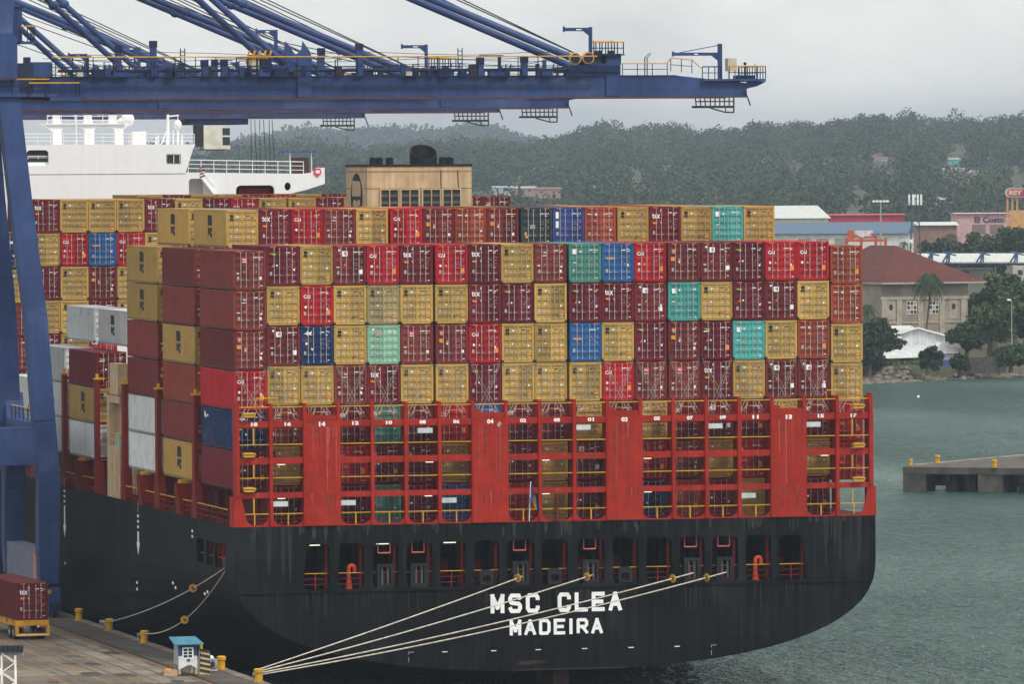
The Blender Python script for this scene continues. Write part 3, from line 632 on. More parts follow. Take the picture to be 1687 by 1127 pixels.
# funnel
FX0, FX1, FY0, FY1, FZ = -3.98, 4.5, 42.6, 50.2, 38.75
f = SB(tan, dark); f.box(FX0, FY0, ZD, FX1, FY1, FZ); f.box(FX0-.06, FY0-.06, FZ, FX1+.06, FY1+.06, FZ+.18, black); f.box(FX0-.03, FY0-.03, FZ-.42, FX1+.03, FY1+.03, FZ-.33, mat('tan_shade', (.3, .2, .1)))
f.box(FX0-.012, FY0-.012, 37.0, FX1+.012, FY1+.012, 37.04, dark)
for x in (2.0, 3.35): f.tube((x, FY0-.03, FZ-.3), (x+.12*(x > 3), FY0-.03, 36.3), .035, dark, 5)
E_ = [(46.4+2.1*math.cos(R(a)), 36.3+1.95*math.sin(R(a))) for a in range(0, 360, 15)]
f.add([(FX0-.012, y, z) for y, z in E_], [tuple(range(24))], black)
f.text('m', 47.9, 36.4, 44.9, 37.7, FX0-.02, tan, .09, 'x'); f.text('sc', 47.7, 35.0, 45.1, 36.15, FX0-.02, tan, .06, 'x')
fun = f.build('funnel', ship)
for x in (-2.2, -.55, 1.2, 2.85):
    q = MB(dark, grey, tan); w_ = .68
    q.box(x-w_, FY0-.05, 35.2, x+w_, FY0-.004, 36.9, dark)
    for a, c, d, e2 in ((x-w_-.12, x-w_, 35.2, 37.02), (x+w_, x+w_+.12, 35.2, 37.02), (x-w_, x+w_, 36.9, 37.02), (x-.04, x+.04, 35.2, 36.9)): q.box(a, FY0-.14, d, c, FY0-.003, e2, tan)
    for k in range(3): q.beam((x-w_, FY0-.08, 35.35+k*.55), (x+w_, FY0-.08, 35.35+k*.55), .06, .22, mat('louvre_grey', (.09, .09, .09)))
    q.build('louvre', fun)
def pipe(name, x, y, r, z1, slant, m_=black, n=20):
    q = MB(m_); a = []; c = []
    for i in range(n):
        t = 2*math.pi*i/n; dx, dy = r*math.cos(t), r*math.sin(t); zt = z1+slant*dy/r
        a += [(x+dx, y+dy, FZ+.15), (x+dx, y+dy, zt)]; c += [(x+dx*.9, y+dy*.9, FZ+.4), (x+dx*.9, y+dy*.9, zt)]
    N = 2*n; q.add(a+c, [(2*i, (2*i+2) % N, (2*i+3) % N, 2*i+1) for i in range(n)]+[(N+2*i+1, N+(2*i+3) % N, N+(2*i+2) % N, N+2*i) for i in range(n)]+[(2*i+1, (2*i+3) % N, N+(2*i+3) % N, N+2*i+1) for i in range(n)]+[tuple(N+2*i for i in range(n))])
    return q
q = pipe('exhaust_stack', 1.35, 45.8, 1.1, 39.95, .55)
q.add([(1.35-.8, 46.75, 39.6), (1.35-.3, 46.75, 39.85), (1.35-.35, 46.75, 39.2), (1.35-.1, 46.75, 38.95), (1.35-.75, 46.75, 39.25)], [(0, 1, 2, 4), (2, 3, 4)], mat('soot_bare', (.4, .36, .3)))
q.build('exhaust_stack', fun)
for x, r_ in ((-2.95, .3), (-2.45, .3), (-1.6, .31), (2.75, .33), (3.3, .33)): pipe('exhaust_pipe', x, 45, r_, 39.4, .1, n=12).build('exhaust_pipe', fun)
f = SB(tan); f.box(-21.5, 42.3, ZD, 21.5, 52, 21.5); f.build('engine_casing', ship)

# ---- white bridge and accommodation block far forward
BY = 182.0
def bp(px, py): v = aty(px, py, BY); return (v.x, v.z)
acc = SB(white)
def slab(polys, y0, y1, m=None):
    V, F = plate(polys, y1-y0); acc.add([(p[0], (y0+y1)/2-p[2], p[1]) for p in V], F, m)
xr = bp(322, 238)[0]; zt = bp(200, 238)[1]; zw = bp(420, 283)[1]
slab([[(-24, 33), (xr-1.0, 33), (xr-1.0, zw), (xr-.25, zt-.5), (xr, zt), (-12.6, zt), (-12.6, zt-1.6), (-24, zt-1.6)],
      rrect(*bp(44, 273), *bp(80, 247), .35), [bp(274, 270), bp(298, 270), bp(298, 253.5), bp(274, 253.5)]], BY, BY+.4)
acc.box(-24, BY+.4, 33, xr-1.0, BY+12, zt-1.7); acc.box(-12.4, BY+3, zt-1.7, xr-.4, BY+12, zt-.05); acc.box(-12.6, BY+.41, zt-.2, xr-.05, BY+12, zt-.01)
acc.box(-20, BY+1, 15.2, 20, BY+13, 33)
# starboard wing with its rounded openings
x1, z1 = bp(535, 276); xb, zb = bp(533, 296)
wing = [(xr-1.0, bp(300, 334)[1]), bp(470, 334), bp(476, 319), bp(503, 313), (x1, zb-.4), (x1, z1), bp(522, 276), bp(514, 284), bp(500, 286), (xr-1.0, zw)]
slab([wing, rrect(bp(389, 320)[0], bp(389, 330)[1], bp(452, 320)[0], bp(452, 305)[1], .45, bot=False), rrect(xr-.7, bp(293, 330)[1], bp(336, 320)[0], bp(330, 294)[1], .35, bot=False),
      [(bp(474, 307)[0]+.33*math.cos(R(a)), bp(474, 307)[1]+.42*math.sin(R(a))) for a in range(0, 360, 30)]], BY, BY+.3)
acc.box(xr-1.0, BY+.31, zw-.4, x1-.05, BY+5, zw-.3); acc.box(xr-1, BY+4.7, 34, x1-2, BY+5, zw-.4)
acc.box(bp(386, 0)[0], BY+1.6, 34, bp(482, 0)[0], BY+1.7, zw-.42, dark); acc.box(xr-1, BY+1.8, 34, bp(345, 0)[0], BY+1.9, zw-.42); acc.box(bp(395, 0)[0], BY+.8, 34, bp(445, 0)[0], BY+1.4, bp(0, 312)[1], dred); acc.box(-24, BY-.03, bp(0, 288)[1], xr-1, BY-.005, bp(0, 288)[1]+.06, grey)  # dark panel added as the shaded interior behind the wing openings
acc = acc.build('accommodation', ship)
def rl(px0, py0, px1, py1, h, mids=2, y=BY+.3, m_=white, step=1.3):
    a, c = aty(px0, py0, y), aty(px1, py1, y); f = MB(m_); f.rail([a, c], h, m_, m_, .035, step, mids); f.build('railing', acc)
rl(40, 238, 320, 238, 1.05); rl(310, 284, 500, 287, 1.25, 2); rl(78, 203, 215, 204, 1.1, 2, BY+2); rl(80, 192, 205, 192, .4, 1, BY+5); rl(46, 262, 80, 262, .3, 1)
f = MB(dark, white); a, c = bp(276.5, 268.5), bp(296, 255); f.box(a[0], BY+.15, a[1], c[0], BY+.25, c[1], glass); f.box(a[0]+.6, BY+.1, a[1], a[0]+.66, BY+.15, c[1], white); f.build('window', acc)
f = MB(glass); a, c = bp(44, 273), bp(80, 247); f.box(a[0], BY+.42, a[1], c[0], BY+.5, c[1]); f.build('window', acc)
f = MB(white, dark)                                     # radar deck on arched columns
z0, z2 = bp(100, 238)[1], bp(100, 205)[1]; xa, xc = bp(78, 205)[0], bp(212, 205)[0]
V, F = plate([[(xa+.9, z0), (xc-.2, z0), (xc-.2, z2-.5), (xc+.4, z2), (xa, z2), (xa+.9, z2-.7)]]+[rrect(bp(u, 0)[0], z0+.02, bp(v, 0)[0], z2-.25, .5, bot=False) for u, v in ((105, 143), (159, 193))], .5)
f.add([(p[0], BY+2-p[2], p[1]) for p in V], F); f.box(xa, BY+1.5, z2, xc, BY+5, z2+.12)
for px, zz in ((100, 183), (152, 180), (193, 183)):
    v = bp(px, zz); f.beam((v[0], BY+2.5, z2), (v[0], BY+2.5, v[1]), .9, .9, white, .5, .5); f.box(v[0]-.45, BY+2, v[1], v[0]+.45, BY+3, v[1]+.12)
f.build('radar_deck', acc)
f = MB(white); v = bp(218, 196); f.tube((v[0], BY+2.5, z2), (v[0], BY+2.5, v[1]), .5, None, 12); f.ball((v[0], BY+2.5, v[1]), .68, None, 16, 10); f.build('satellite_dome', acc)
f = MB(white); v = bp(206, 198); f.ball((v[0], BY+2.5, v[1]), .28); f.tube((v[0], BY+2.5, z2), (v[0], BY+2.5, v[1]), .1); f.build('satellite_dome', acc)
f = MB(white); v0, v1 = bp(283, 238), bp(283, 183)
f.tube((v0[0], BY+2, v0[1]), (v1[0], BY+2, v1[1]), .18, None, 8, .12); f.tube((v0[0]-.7, BY+2, v0[1]), (v0[0], BY+2, v0[1]+1.6), .06); f.tube((v1[0], BY+2, v1[1]-.5), (v1[0]+1.1, BY+2, v1[1]-.4), .07)
f.tube((v1[0]+1.0, BY+2, v1[1]-2.6), (v1[0]+1.0, BY+2, v1[1]), .05); f.ball((v1[0]+1.0, BY+2, bp(300, 205)[1]), (.4, .4, .5)); f.tube((v1[0]+1, BY+2, v0[1]), (v1[0]+1, BY+2, v1[1]-1), .12); f.build('antenna_mast', acc)
for px, t_ in ((265, 222), (290, 213), (262, 225), (305, 222), (130, 178), (244, 222)):
    v0, v1 = bp(px, 238), bp(px, t_); f = MB(white); f.tube((v0[0], BY+1.4, v0[1]), (v1[0], BY+1.4, v1[1]), .06, None, 5); f.build('aerial', acc)
f = MB(white); a, c = bp(222, 238), bp(244, 216); f.box(a[0], BY+1, a[1], c[0], BY+2.2, c[1]); f.build('deck_locker', acc)
f = MB(white, dark)
a, c = bp(333, 297), bp(352, 322); f.beam((a[0], BY-.4, a[1]), (c[0], BY-.4, c[1]), .7, .12, white, side=(0, 1, 0)); 
for s in (-.35, .35): f.tube((a[0], BY-.4+s, a[1]+.9), (c[0], BY-.4+s, c[1]+.9), .04)
f.build('outside_stair', acc)
f = MB(white, dred, bluel); a = bp(487, 286); f.box(a[0], BY+1.2, a[1], a[0]+1.6, BY+2.4, a[1]+1.6, mat('brown_tarp', (.06, .03, .025)))
for dx in (-.3, 1.9): f.tube((a[0]+dx, BY+1.2, a[1]), (a[0]+dx, BY+1.2, bp(0, 251)[1]), .05, white)
f.box(a[0]-1.2, BY+.9, bp(490, 251)[1], a[0]+2.3, BY+2.4, bp(490, 250)[1]+.08, bluel); f.build('wing_shelter', acc)
f = MB(pink, white); a = bp(523, 277); f.prism([(a[0]-.35, a[1]), (a[0]+.3, a[1]), (a[0]+.38, a[1]-.5), (a[0], a[1]-.85), (a[0]-.4, a[1]-.5)], 'y', BY-.12, BY-.01); f.box(a[0]-.2, BY-.14, a[1]-.5, a[0]+.2, BY-.12, a[1]-.2, white); f.build('lifebuoy', acc)
f = MB(dred, white); a = bp(333, 282)
for q in range(4): f.beam((a[0]-.25, BY-.02, a[1]-.6+q*.3), (a[0]+.25, BY-.02, a[1]-.4+q*.3), .04, .12, dred)
f.build('striped_sign', acc)

# ---- flag on the stern, and a deck light mast
t = thing('flag', 'blue and yellow flag drooping from a staff against the red stern frame', 'flag', (-2.3, YT-.3, 12.9))
f = MB(white); f.tube((0, 0, 0), (.05, -.3, 2.9), .035); f.build('staff', t)
f = MB(bluel, mat('flag_yellow', (.65, .42, .04)), dark); n = 8; vs = []
for j in range(9):
    for i in range(n+1):
        u = i/n; v = j/8; vs.append((.05+u*.75*(.35+.65*v)+.05*math.sin(v*5), -.3+.16*math.sin(i*1.9+v*2), 2.8-v*1.35-u*.85+.05*math.sin(u*9)))
for j in range(8):
    for i in range(n): k = j*(n+1)+i; f.add([vs[k], vs[k+1], vs[k+n+2], vs[k+n+1]], [(0, 1, 2, 3)], f.mats[1] if i in (3, 4) else f.mats[0])
f.build('cloth', t)
f = SB(dred, dark); v = aty(917, 858, YT-.15)
for k in range(6): f.tube((v.x, YT-.15, 12.84+k*.33), (v.x, YT-.15, 13.17+k*.33), .09 if k % 2 else .13, dark if k in (1, 3) else dred, 8)
f.build('stern_light_mast', ship)

# ------------------------------------------------------------------ ship-to-shore gantry cranes (built at the place of the nearest, then copied)
CY, QZ = 61.0, 3.0
CO = Vector((-27.6, CY, QZ))
crane = thing('gantry_crane', 'nearest blue gantry crane, its boom reaching over the whole stern', 'crane', CO, 'gantry cranes on the quay')
class CB(MB):
    def build(s, name, parent=crane, **k): return MB.build(s, name, parent, tuple(-CO) if parent is crane else (0, 0, 0), **k)
G0, G1 = 44.36, 46.08                                   # girder underside and top
GY = (57.95, 64.05); AY = 57.4                          # girder centre lines; near face
for gy in GY:
    f = CB(blue, bluec, mat('rail_rust', (.1, .05, .035)))
    f.prism([(-64, G0), (31.5, G0), (31.5, G0+1.1), (25.6, G1), (-64, G1)], 'y', gy-.55, gy+.55)
    f.box(-64, gy-.75, G0-.1, 31.4, gy-.45, G0-.002, f.mats[2]); f.box(-64, gy-.62, G1+.002, 25.5, gy+.62, G1+.05)
    for x in (-24, -13, -2.3, 8.4, 15.6, 22.5): f.box(x, gy-.553, G0+.02, x+.035, gy-.551, G1-.02, bluec)
    for x in (-19, -10.5): f.prism([(x-.6, G1+.05), (x+.6, G1+.05), (x+.22, G1+.75), (x-.22, G1+.75)], 'y', gy-.2, gy+.1)
    f.build('boom_girder')
f = CB(blue)
for x in (-60, -45, -26, -14, 0, 12, 24, 30.5): f.box(x, GY[0]+.5, G0+.15, x+.7, GY[1]-.5, G1-.3)
f.build('boom_tie')
# legs, sill and portal beams
LY = (54.6, 70.6)
for ly in LY:
    f = CB(blue)
    pts = [((-27.62, 5.6), 1.45), ((-27.62, 8.4), 1.7), ((-27.55, 14.4), 1.72), ((-27.9, 18.6), 1.72), ((-28.38, 27), 1.72), ((-29.4, 36.2), 1.72), ((-30.35, 46.0), 1.72)]
    yy = lambda z: ly+(CY-ly)*.35*max(0, (z-18))/28
    for (p, a), (q, c) in zip(pts[:-1], pts[1:]): f.beam((p[0], yy(p[1]), p[1]), (q[0], yy(q[1]), q[1]), a, 1.6, None, c, 1.6, side=(1, 0, 0))
    f.build('leg')
    f = CB(blue); f.beam((-58, ly, 5.6), (-58, ly, 46), 1.7, 1.6, None, 1.5, 1.5, side=(1, 0, 0)); f.build('leg')
    f = CB(blue); f.beam((-57.2, ly, 16.6), (-28.4, ly, 16.6), 1.5, 3.0, side=(0, 1, 0)); f.build('portal_beam')
for x in (-27.6, -58):
    f = CB(blue); y0, y1 = LY[0]+.8, LY[1]-.8
    f.prism([(y0, 14.4), (y0, 20.4), (y0+.5, 18.9), (y0+1.2, 18.35), (y1-1.2, 18.35), (y1-.5, 18.9), (y1, 20.4), (y1, 12.4), (y1-.5, 14.2), (y1-1.4, 15.2), (y0+1.4, 15.2), (y0+.5, 14.2), (y0, 12.4)], 'x', x-.75, x+.75)
    f.build('portal_beam')
    f = CB(mat('sill_grey_blue', (.16, .18, .24)), pink)
    f.box(x-.7, LY[0]+.85, 5.35, x+.7, LY[1]-.85, 8.2); f.box(x-.75, LY[0]+1.1, 5.9, x-.7, LY[0]+2.6, 7.9, mat('faded_panel', (.45, .2, .16))); f.build('sill_beam')
    for ly in LY:
        f = CB(bluec, yellow, dark); f.box(x-.55, ly-2.4, 4.0, x+.55, ly+2.4, 5.3, blue); f.box(x-.5, ly-3.2, 3.5, x+.5, ly-.3, 4.2); f.box(x-.5, ly+.3, 3.5, x+.5, ly+3.2, 4.2);
        f.box(x-.6, ly-2.45, 4.9, x-.2, ly-2.4, 5.2, yellow)
        bg_ = f.build('bogie')
        for dy in (-2.6, -1, 1, 2.6):
            q = MB(dark); q.tube((-.2, 0, 0), (.2, 0, 0), .38, None, 12); q.build('wheel', bg_, loc=(x, ly+dy, 3.42))
f = CB(yellow, dark); f.rail([(-28.4, 55.4, 18.4), (-28.4, 66.4, 18.4)], 1.1, yellow, dark, .04, 2); f.rail([(-27.0, 55.4, 18.4), (-27.0, 66.4, 18.4)], 1.1, yellow, dark, .04, 2); f.build('handrail')
# head of the seaside frame: caps, masts, apex
f = CB(blue, bluec)
f.box(-31.25, 55.2, 45.95, -29.65, 68.6, 49.3); f.box(-31.1, 55.4, 49.3, -29.9, 56.8, 49.6)
for ly in (56.4, 65.6): f.beam((-30.6, ly, 49.3), (-28.6, CY+(ly-CY)*.4, 66), 1.3, 1.2, None, .9, .9, side=(1, 0, 0))
f.box(-29.2, 58.4, 65.4, -28, 63.6, 66.6)
for ly in (56.4, 65.6): f.beam((-29, CY+(ly-CY)*.4, 66), (-58, ly, 46.5), .7, .7)
f.build('apex_frame')
f = CB(blue, bluec); f.box(-30.0, 56.6, 48.9, -29.0, 59.4, 51.6); f.box(-30.1, 56.5, 51.6, -28.9, 59.5, 51.75, bluec)
for q in range(4): f.box(-29.9+q*.22, 56.59, 49.2, -29.86+q*.22, 56.6, 51.4, bluec)
f.build('electrical_cabinet')
f = CB(blue, yellow, dark); f.box(-29.3, 56.2, 48.75, -28.0, 58.2, 48.95); f.rail([(-29.2, 56.3, 48.95), (-28.05, 56.3, 48.95), (-28.05, 58.1, 48.95)], 1.2, yellow, bluec, .04, .6); f.build('cabinet_platform')
f = CB(blue, yellow, dark)
f.box(-33, 55.6, 44.5, -26.4, 57.3, 44.75); f.rail([(-33, 55.7, 44.75), (-27.0, 55.7, 44.75)], 1.15, yellow, bluec, .045, 1.4)
f.box(-27.0, 55.4, 44.2, -24.6, 57.3, 44.45); f.rail([(-28.7, 55.5, 44.45), (-24.6, 55.5, 44.45), (-24.6, 57, 44.45)], 1.15, yellow, bluec, .045, 1.3)
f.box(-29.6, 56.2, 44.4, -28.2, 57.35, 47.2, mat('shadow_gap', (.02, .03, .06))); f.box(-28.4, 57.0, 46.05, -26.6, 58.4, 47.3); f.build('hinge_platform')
# walkway along the boom with its rails, pipes and small gear
f = CB(yellow, bluec)
f.rail([(-26.6, AY-.75, G1+.05), (18.6, AY-.75, G1+.05)], 1.55, yellow, bluec, .04, 1.7, 1); f.build('handrail')
f = CB(yellow, bluec); f.rail([(20.8, AY-.4, G1+.05), (24.6, AY-.4, G1+.05)], .95, yellow, bluec, .035, 1.1, 1)
f.rail([(24.9, AY-.4, G1+.35), (26.7, AY-.4, G1+.2)], 1.1, yellow, bluec, .035, 1.2, 1); f.tube((24.6, AY-.4, G1+1.0), (24.9, AY-.4, G1+1.45), .045, yellow); f.tube((26.7, AY-.4, G1+1.3), (27.5, AY-.4, G1+.6), .045, yellow); f.build('handrail')
f = CB(bluec); f.tube((-26, AY-.1, G1+.5), (17, AY-.1, G1+.5), .14, None, 8); f.box(-27, AY-.85, G1-.02, 18.6, AY-.5, G1+.05)
for x in np.arange(-25, 17, 3.1): f.box(x, AY-.2, G1, x+.15, AY, G1+.5)
f.build('cable_tray')
def stand(x, top, y=AY+.1, w=.62, flare=.0):
    f = CB(blue, bluec); f.beam((x, y, G1), (x, y, top), w*.75, w, None, w*.75+flare, w, side=(1, 0, 0)); f.box(x-w*.45, y-.33, top-.55, x+w*.45, y+.33, top, bluec); f.build('stay_rest')
for x, top, y in ((-18.2, 49.0, AY), (-19.9, 48.7, 63.5), (-1.2, 48.75, AY), (-3.0, 48.5, 63.5), (-14.0, 47.45, AY), (-12.4, 47.5, AY), (8.9, 47.6, AY), (12.6, 47.7, AY)): stand(x, top, y)
for i, x in enumerate((-24.5, -23.2, -21.6, -17.2, -9.6, -8.4, 2.6, 5.4, 9.6, 10.8, 14.0, 16.2)):
    f = CB(mat('cream_box', (.5, .44, .33)), bluec, orange, blue)
    w_ = .5+.4*(i % 3); f.box(x, AY-.45, G1+.05, x+w_, AY+.4, G1+.4+.25*(i % 2), f.mats[(0, 1, 3, 1, 3, 1)[i % 6]])
    if i % 4 == 0: f.box(x-.8, AY-.3, G1+1.55, x+1.2, AY-.1, G1+1.72, bluec); f.box(x+.8, AY-.3, G1, x+1.0, AY-.1, G1+1.55, bluec)
    f.tube((x+w_, AY, G1), (x+w_+.2, AY, G1+1.0), .06, bluec); f.build('deck_gear')
for i in range(22):
    x = rng.uniform(-26, 17); f = CB((bluec, blue, dark)[i % 3]); h_ = rng.uniform(.3, 1.1); f.box(x, AY-.3, G1+.05, x+rng.uniform(.15, .7), AY+.4, G1+h_)
    if i % 2: f.tube((x, AY, G1), (x, AY, G1+h_+.5), .05); f.tube((x, AY, G1+h_+.5), (x+.5, AY, G1+h_+.5), .04)
    f.build('deck_gear')
for k in range(5):
    f = CB(dark); z = G1+.75+.28*k; f.path([(-26+q*4.3, GY[k % 2]+.1*k, z+.14*math.sin(q*1.7+k)) for q in range(11)], .03, None, 4); f.build('power_cable')
for x in (-16, 7):
    f = CB(bluec)
    for q in (0, .35): f.tube((x+q, AY-.2, G1), (x+q, AY-.2, G1+2.3), .05)
    for k in range(6): f.tube((x, AY-.2, G1+.4+k*.33), (x+.35, AY-.2, G1+.4+k*.33), .03)
    f.build('ladder')
# outer forestay bracket, inner bracket
for gy in GY:
    f = CB(blue); f.box(19.5, gy-.72, G0+.05, 20.7, gy+.72, 47.75); f.prism([(17.4, G1), (19.5, G1), (19.5, 47.1), (18.3, 47.05), (17.6, 46.5)], 'y', gy-.65, gy-.45); f.tube((18.55, gy-.9, 46.85), (18.55, gy+.8, 46.85), .42, None, 14); f.build('stay_bracket')
    f = CB(blue)
    f.box(-6.35, gy-.75, G0+.05, -5.2, gy+.75, 47.3); f.prism([(-6.5, 47.2), (-5.1, 47.2), (-5.3, 48.1), (-5.9, 48.95), (-6.0, 48.3), (-6.4, 47.9), (-6.8, 47.95), (-7.1, 48.6), (-7.3, 48.95), (-7.45, 48.2), (-7.3, 47.4)], 'y', gy-.72, gy-.5)
    f.tube((-6.9, gy-.9, 46.8), (-6.9, gy+.8, 46.8), .34, None, 14); f.prism([(-9.3, G1), (-6.3, G1), (-6.3, 46.9), (-7.2, 47.1), (-8.6, 46.6)], 'y', gy-.6, gy-.4); f.build('stay_bracket')
AP = Vector((-28.4, 0, 66.1))
for gy in GY:
    ay = CY+(gy-CY)*.55
    for x, z, r_ in ((18.55, 46.85, .3), (-6.9, 46.8, .27)):
        f = CB(blue, bluec); p = Vector((x, gy, z)); q = Vector((AP.x, ay, AP.z)); f.tube(p, q, r_, None, 10)
        f.ball(p.lerp(q, .36), (.5, .4, .42)); f.ball(p.lerp(q, .7), (.5, .4, .42)); f.build('forestay')
    for x0, z0, k in ((16.8, 48.1, 3.2), (17.2, 47.9, 2.2)):
        f = CB(dark); f.tube((x0, gy+.3, z0), (AP.x, ay+.3, AP.z+k), .055, None, 5); f.build('hoist_rope')
    f = CB(dark); f.path([(-27, gy+.4, 58+.0), (-18, gy+.4, 52.6), (-8, gy+.4, 49.0), (2, gy+.4, 47.0), (6, gy+.4, 46.5)], .04, None, 5); f.build('hoist_rope')
for x, z in ((16.9, 47.5), (18.0, 47.55)):
    f = CB(yellow, bluec); f.tube((x, 57.3, z), (x, 57.6, z), .5, yellow, 16); f.tube((x, 57.25, z), (x, 57.3, z), .4, bluec, 16); f.build('sheave')
f = CB(yellow, bluec, dark); f.box(17.0, 57.0, 46.4, 20.6, 65, 46.9, bluec); f.box(18.8, 57.0, 47.75, 21.0, 60, 47.85, bluec); f.rail([(18.4, 57.05, 47.85), (20.9, 57.05, 47.85)], 1.0, yellow, bluec, .05, .55, 1); f.rail([(18.8, 59.9, 47.85), (20.9, 59.9, 47.85)], 1.1, yellow, bluec, .05, .6, 1)
for q in range(5): f.box(18.3+q*.55, 57.4, 47.0, 18.6+q*.55, 58.6, 47.9+.25*(q % 2), dark)
f.build('sheave_platform')
f = CB(yellow, bluec); f.box(-10.2, 57.2, 47.55, -8.7, 58.2, 47.85); f.box(-9.3, 57.2, 46.1, -8.5, 58.3, 47.5, bluec); f.box(-10.2, 57.3, 46.3, -9.5, 58.2, 47.5, mat('cream_box', (.5, .44, .33)))
for q in range(5): f.tube((-10.6+q*.45, 57.3, 47.2), (-10.3+q*.45, 57.3, 48.2), .09, yellow)
f.rail([(-11.5, AY-.7, 46.3), (-8.9, AY-.7, 46.3)], 1.3, yellow, bluec, .04, .9); f.build('sheave_platform')
# small service jibs
for x, zt_, zb, ln, za in ((18.45, 50.1, 47.6, 2.25, 49.9), (-7.9, 49.9, 47.4, 1.6, 49.75)):
    f = CB(blue, white); f.box(x-.13, 58.2, zb, x+.13, 58.46, zt_); f.box(x-ln, 58.22, za-.14, x-.13, 58.44, za+.14); f.box(x-ln-.06, 58.2, za-.2, x-ln+.06, 58.46, za+.26); f.prism([(x-.6, za-.14), (x-.13, za-.14), (x-.13, za-.5)], 'y', 58.25, 58.4)
    f.box(x-ln*.55, 58.205, za-.05, x-ln*.35, 58.215, za+.03, white); f.build('service_jib')
f = CB(blue, white); x = 29.3; f.box(x-.16, 57.6, 45.4, x+.16, 57.92, 48.7); f.box(x-4.0, 57.65, 47.72, x-.16, 57.87, 47.98); f.box(x-4.06, 57.62, 47.66, x-3.94, 57.9, 48.08); f.tube((x, 57.76, 48.6), (x-3.4, 57.76, 47.98), .035); f.prism([(x-.7, 47.72), (x-.16, 47.72), (x-.16, 47.3)], 'y', 57.68, 57.84); f.box(x-2.2, 57.645, 47.8, x-1.9, 57.65, 47.88, white); f.build('service_jib')
# boom tip platform, gear and the under-slung inspection frame
f = CB(blue, bluec, yellow, dark)
f.box(27.6, 57.0, 45.62, 33.0, 65, 45.8); f.prism([(31.5, 45.0), (31.5, 45.6), (33.2, 45.6), (32.4, 45.2)], 'y', 57.4, 57.6); f.rail([(29.9, 57.05, 45.8), (33.0, 57.05, 45.8), (33.0, 64.9, 45.8)], 1.05, yellow, bluec, .04, .75, 1); f.rail([(27.6, 57.05, 45.8), (29.2, 57.05, 45.8)], 1.0, bluec, bluec, .04, .5, 1); f.build('tip_platform')
f = CB(mat('cream_box', (.5, .44, .33))); f.box(29.95, 57.6, 46.45, 30.7, 58.5, 47.5); f.box(30.0, 57.7, 45.8, 30.1, 57.8, 46.5); f.box(30.55, 57.7, 45.8, 30.65, 57.8, 46.5); f.build('control_box')
f = CB(bluec, yellow); f.tube((31.4, 57.6, 45.8), (31.4, 57.6, 46.9), .1); f.ball((31.4, 57.6, 47.05), .14); f.tube((32.0, 57.5, 45.8), (32.0, 57.5, 46.7), .03); f.tube((32.0, 57.5, 46.7), (32.3, 57.5, 47.05), .03); f.box(30.6, 57.4, 45.8, 32.2, 58.4, 46.1); f.build('warning_light')
f = CB(bluec, steel); f.tube((22.8, 57.4, G1), (22.8, 57.4, G1+1.5), .05); f.tube((23.0, 57.4, G1), (23.0, 57.4, G1+1.5), .05); f.beam((22.9, 57.4, G1+1.5), (23.3, 57.4, G1+1.85), .2, .25, steel); f.build('floodlight')
f = CB(dark); y = 57.5
f.box(27.2, y, 43.42, 30.4, y+1.4, 43.6)
for q in np.arange(27.2, 30.5, .4): f.tube((q, y, 43.5), (q-.1*(q < 28), y, G0), .05, None, 4)
f.tube((27.2, y, 43.95), (30.4, y, 43.95), .05); f.tube((28.4, y, 43.4), (29.7, y, 43.05), .06); f.tube((29.7, y, 43.05), (30.4, y, 43.05), .06); f.tube((30.4, y, 43.05), (30.4, y, G0), .07); f.tube((29.7, y, 43.05), (29.7, y, 43.5), .05); f.build('inspection_frame')
f = CB(dark); f.path([(31.2, AY-.15, 44.9), (31.5, AY-.15, 44.3), (31.75, AY-.15, 43.6)], .06, None, 5); f.build('buffer_arm')
f = CB(blue, white); f.box(-50, 56.5, G1+.6, -38, 65.5, 51); f.build('machinery_house')
# trolley with the driver's cabin and the hoist ropes
def trolley(x):
    f = CB(bluec, dark); f.box(x-3, GY[0]-.6, G0-.7, x+3, GY[1]+.6, G0-.12); tr = f.build('trolley')
    f = MB(mat('cabin_cream', (.55, .52, .44)), dark, glass); a, y0 = x-1.7, GY[0]-.9
    f.box(a, y0, G0-3.2, a+2.75, y0+2.2, G0-.75); f.box(a-.7, y0+.1, G0-2.9, a-.02, y0+2, G0-.75, dark); f.box(a+1.95, y0-.02, G0-2.8, a+2.72, y0-.003, G0-1.05, glass); f.box(a+1.9, y0-.03, G0-1.95, a+2.74, y0-.021, G0-1.8)
    f.box(a+2.755, y0+.1, G0-2.9, a+2.77, y0+2.1, G0-1.0, glass); f.box(a-.2, y0-.05, G0-3.3, a+2.2, y0+2.2, G0-3.21, dark); f.build('driver_cabin', tr)
    f = MB(dark)
    for q, d in ((3.2, .05), (3.6, .25), (4.1, .1), (4.5, .45), (5.1, .1), (5.4, .35)): f.tube((x+q-1.4+1.6, GY[0], G0-.2), (x+q+d-1.4+1.6, GY[0], 36.5), .035, None, 4)
    f.box(x+3.2, GY[0]-.6, 35.9, x+6.2, GY[0]+3, 36.5); f.build('spreader_rope', tr)
    return tr
copies = []
for y, dz in ((118.7+.4, -.37), (144.6+.4, -.52), (201.6+.4, -.6)):
    c = copy_tree(crane); c.location = CO+Vector((0, y-CY, dz)); copies.append(c)
copies[0]['label'] = 'second nearest blue gantry crane, boom tip just above the middle of the ship'
copies[1]['label'] = 'third blue gantry crane from the front, short boom strip under the second boom'
copies[2]['label'] = 'farthest blue gantry crane, with the cream driver cabin hanging below its boom'
trolley(-38)
for q, c in zip((-36, -40, 16.3), copies):
    t = trolley(q); t.parent = c

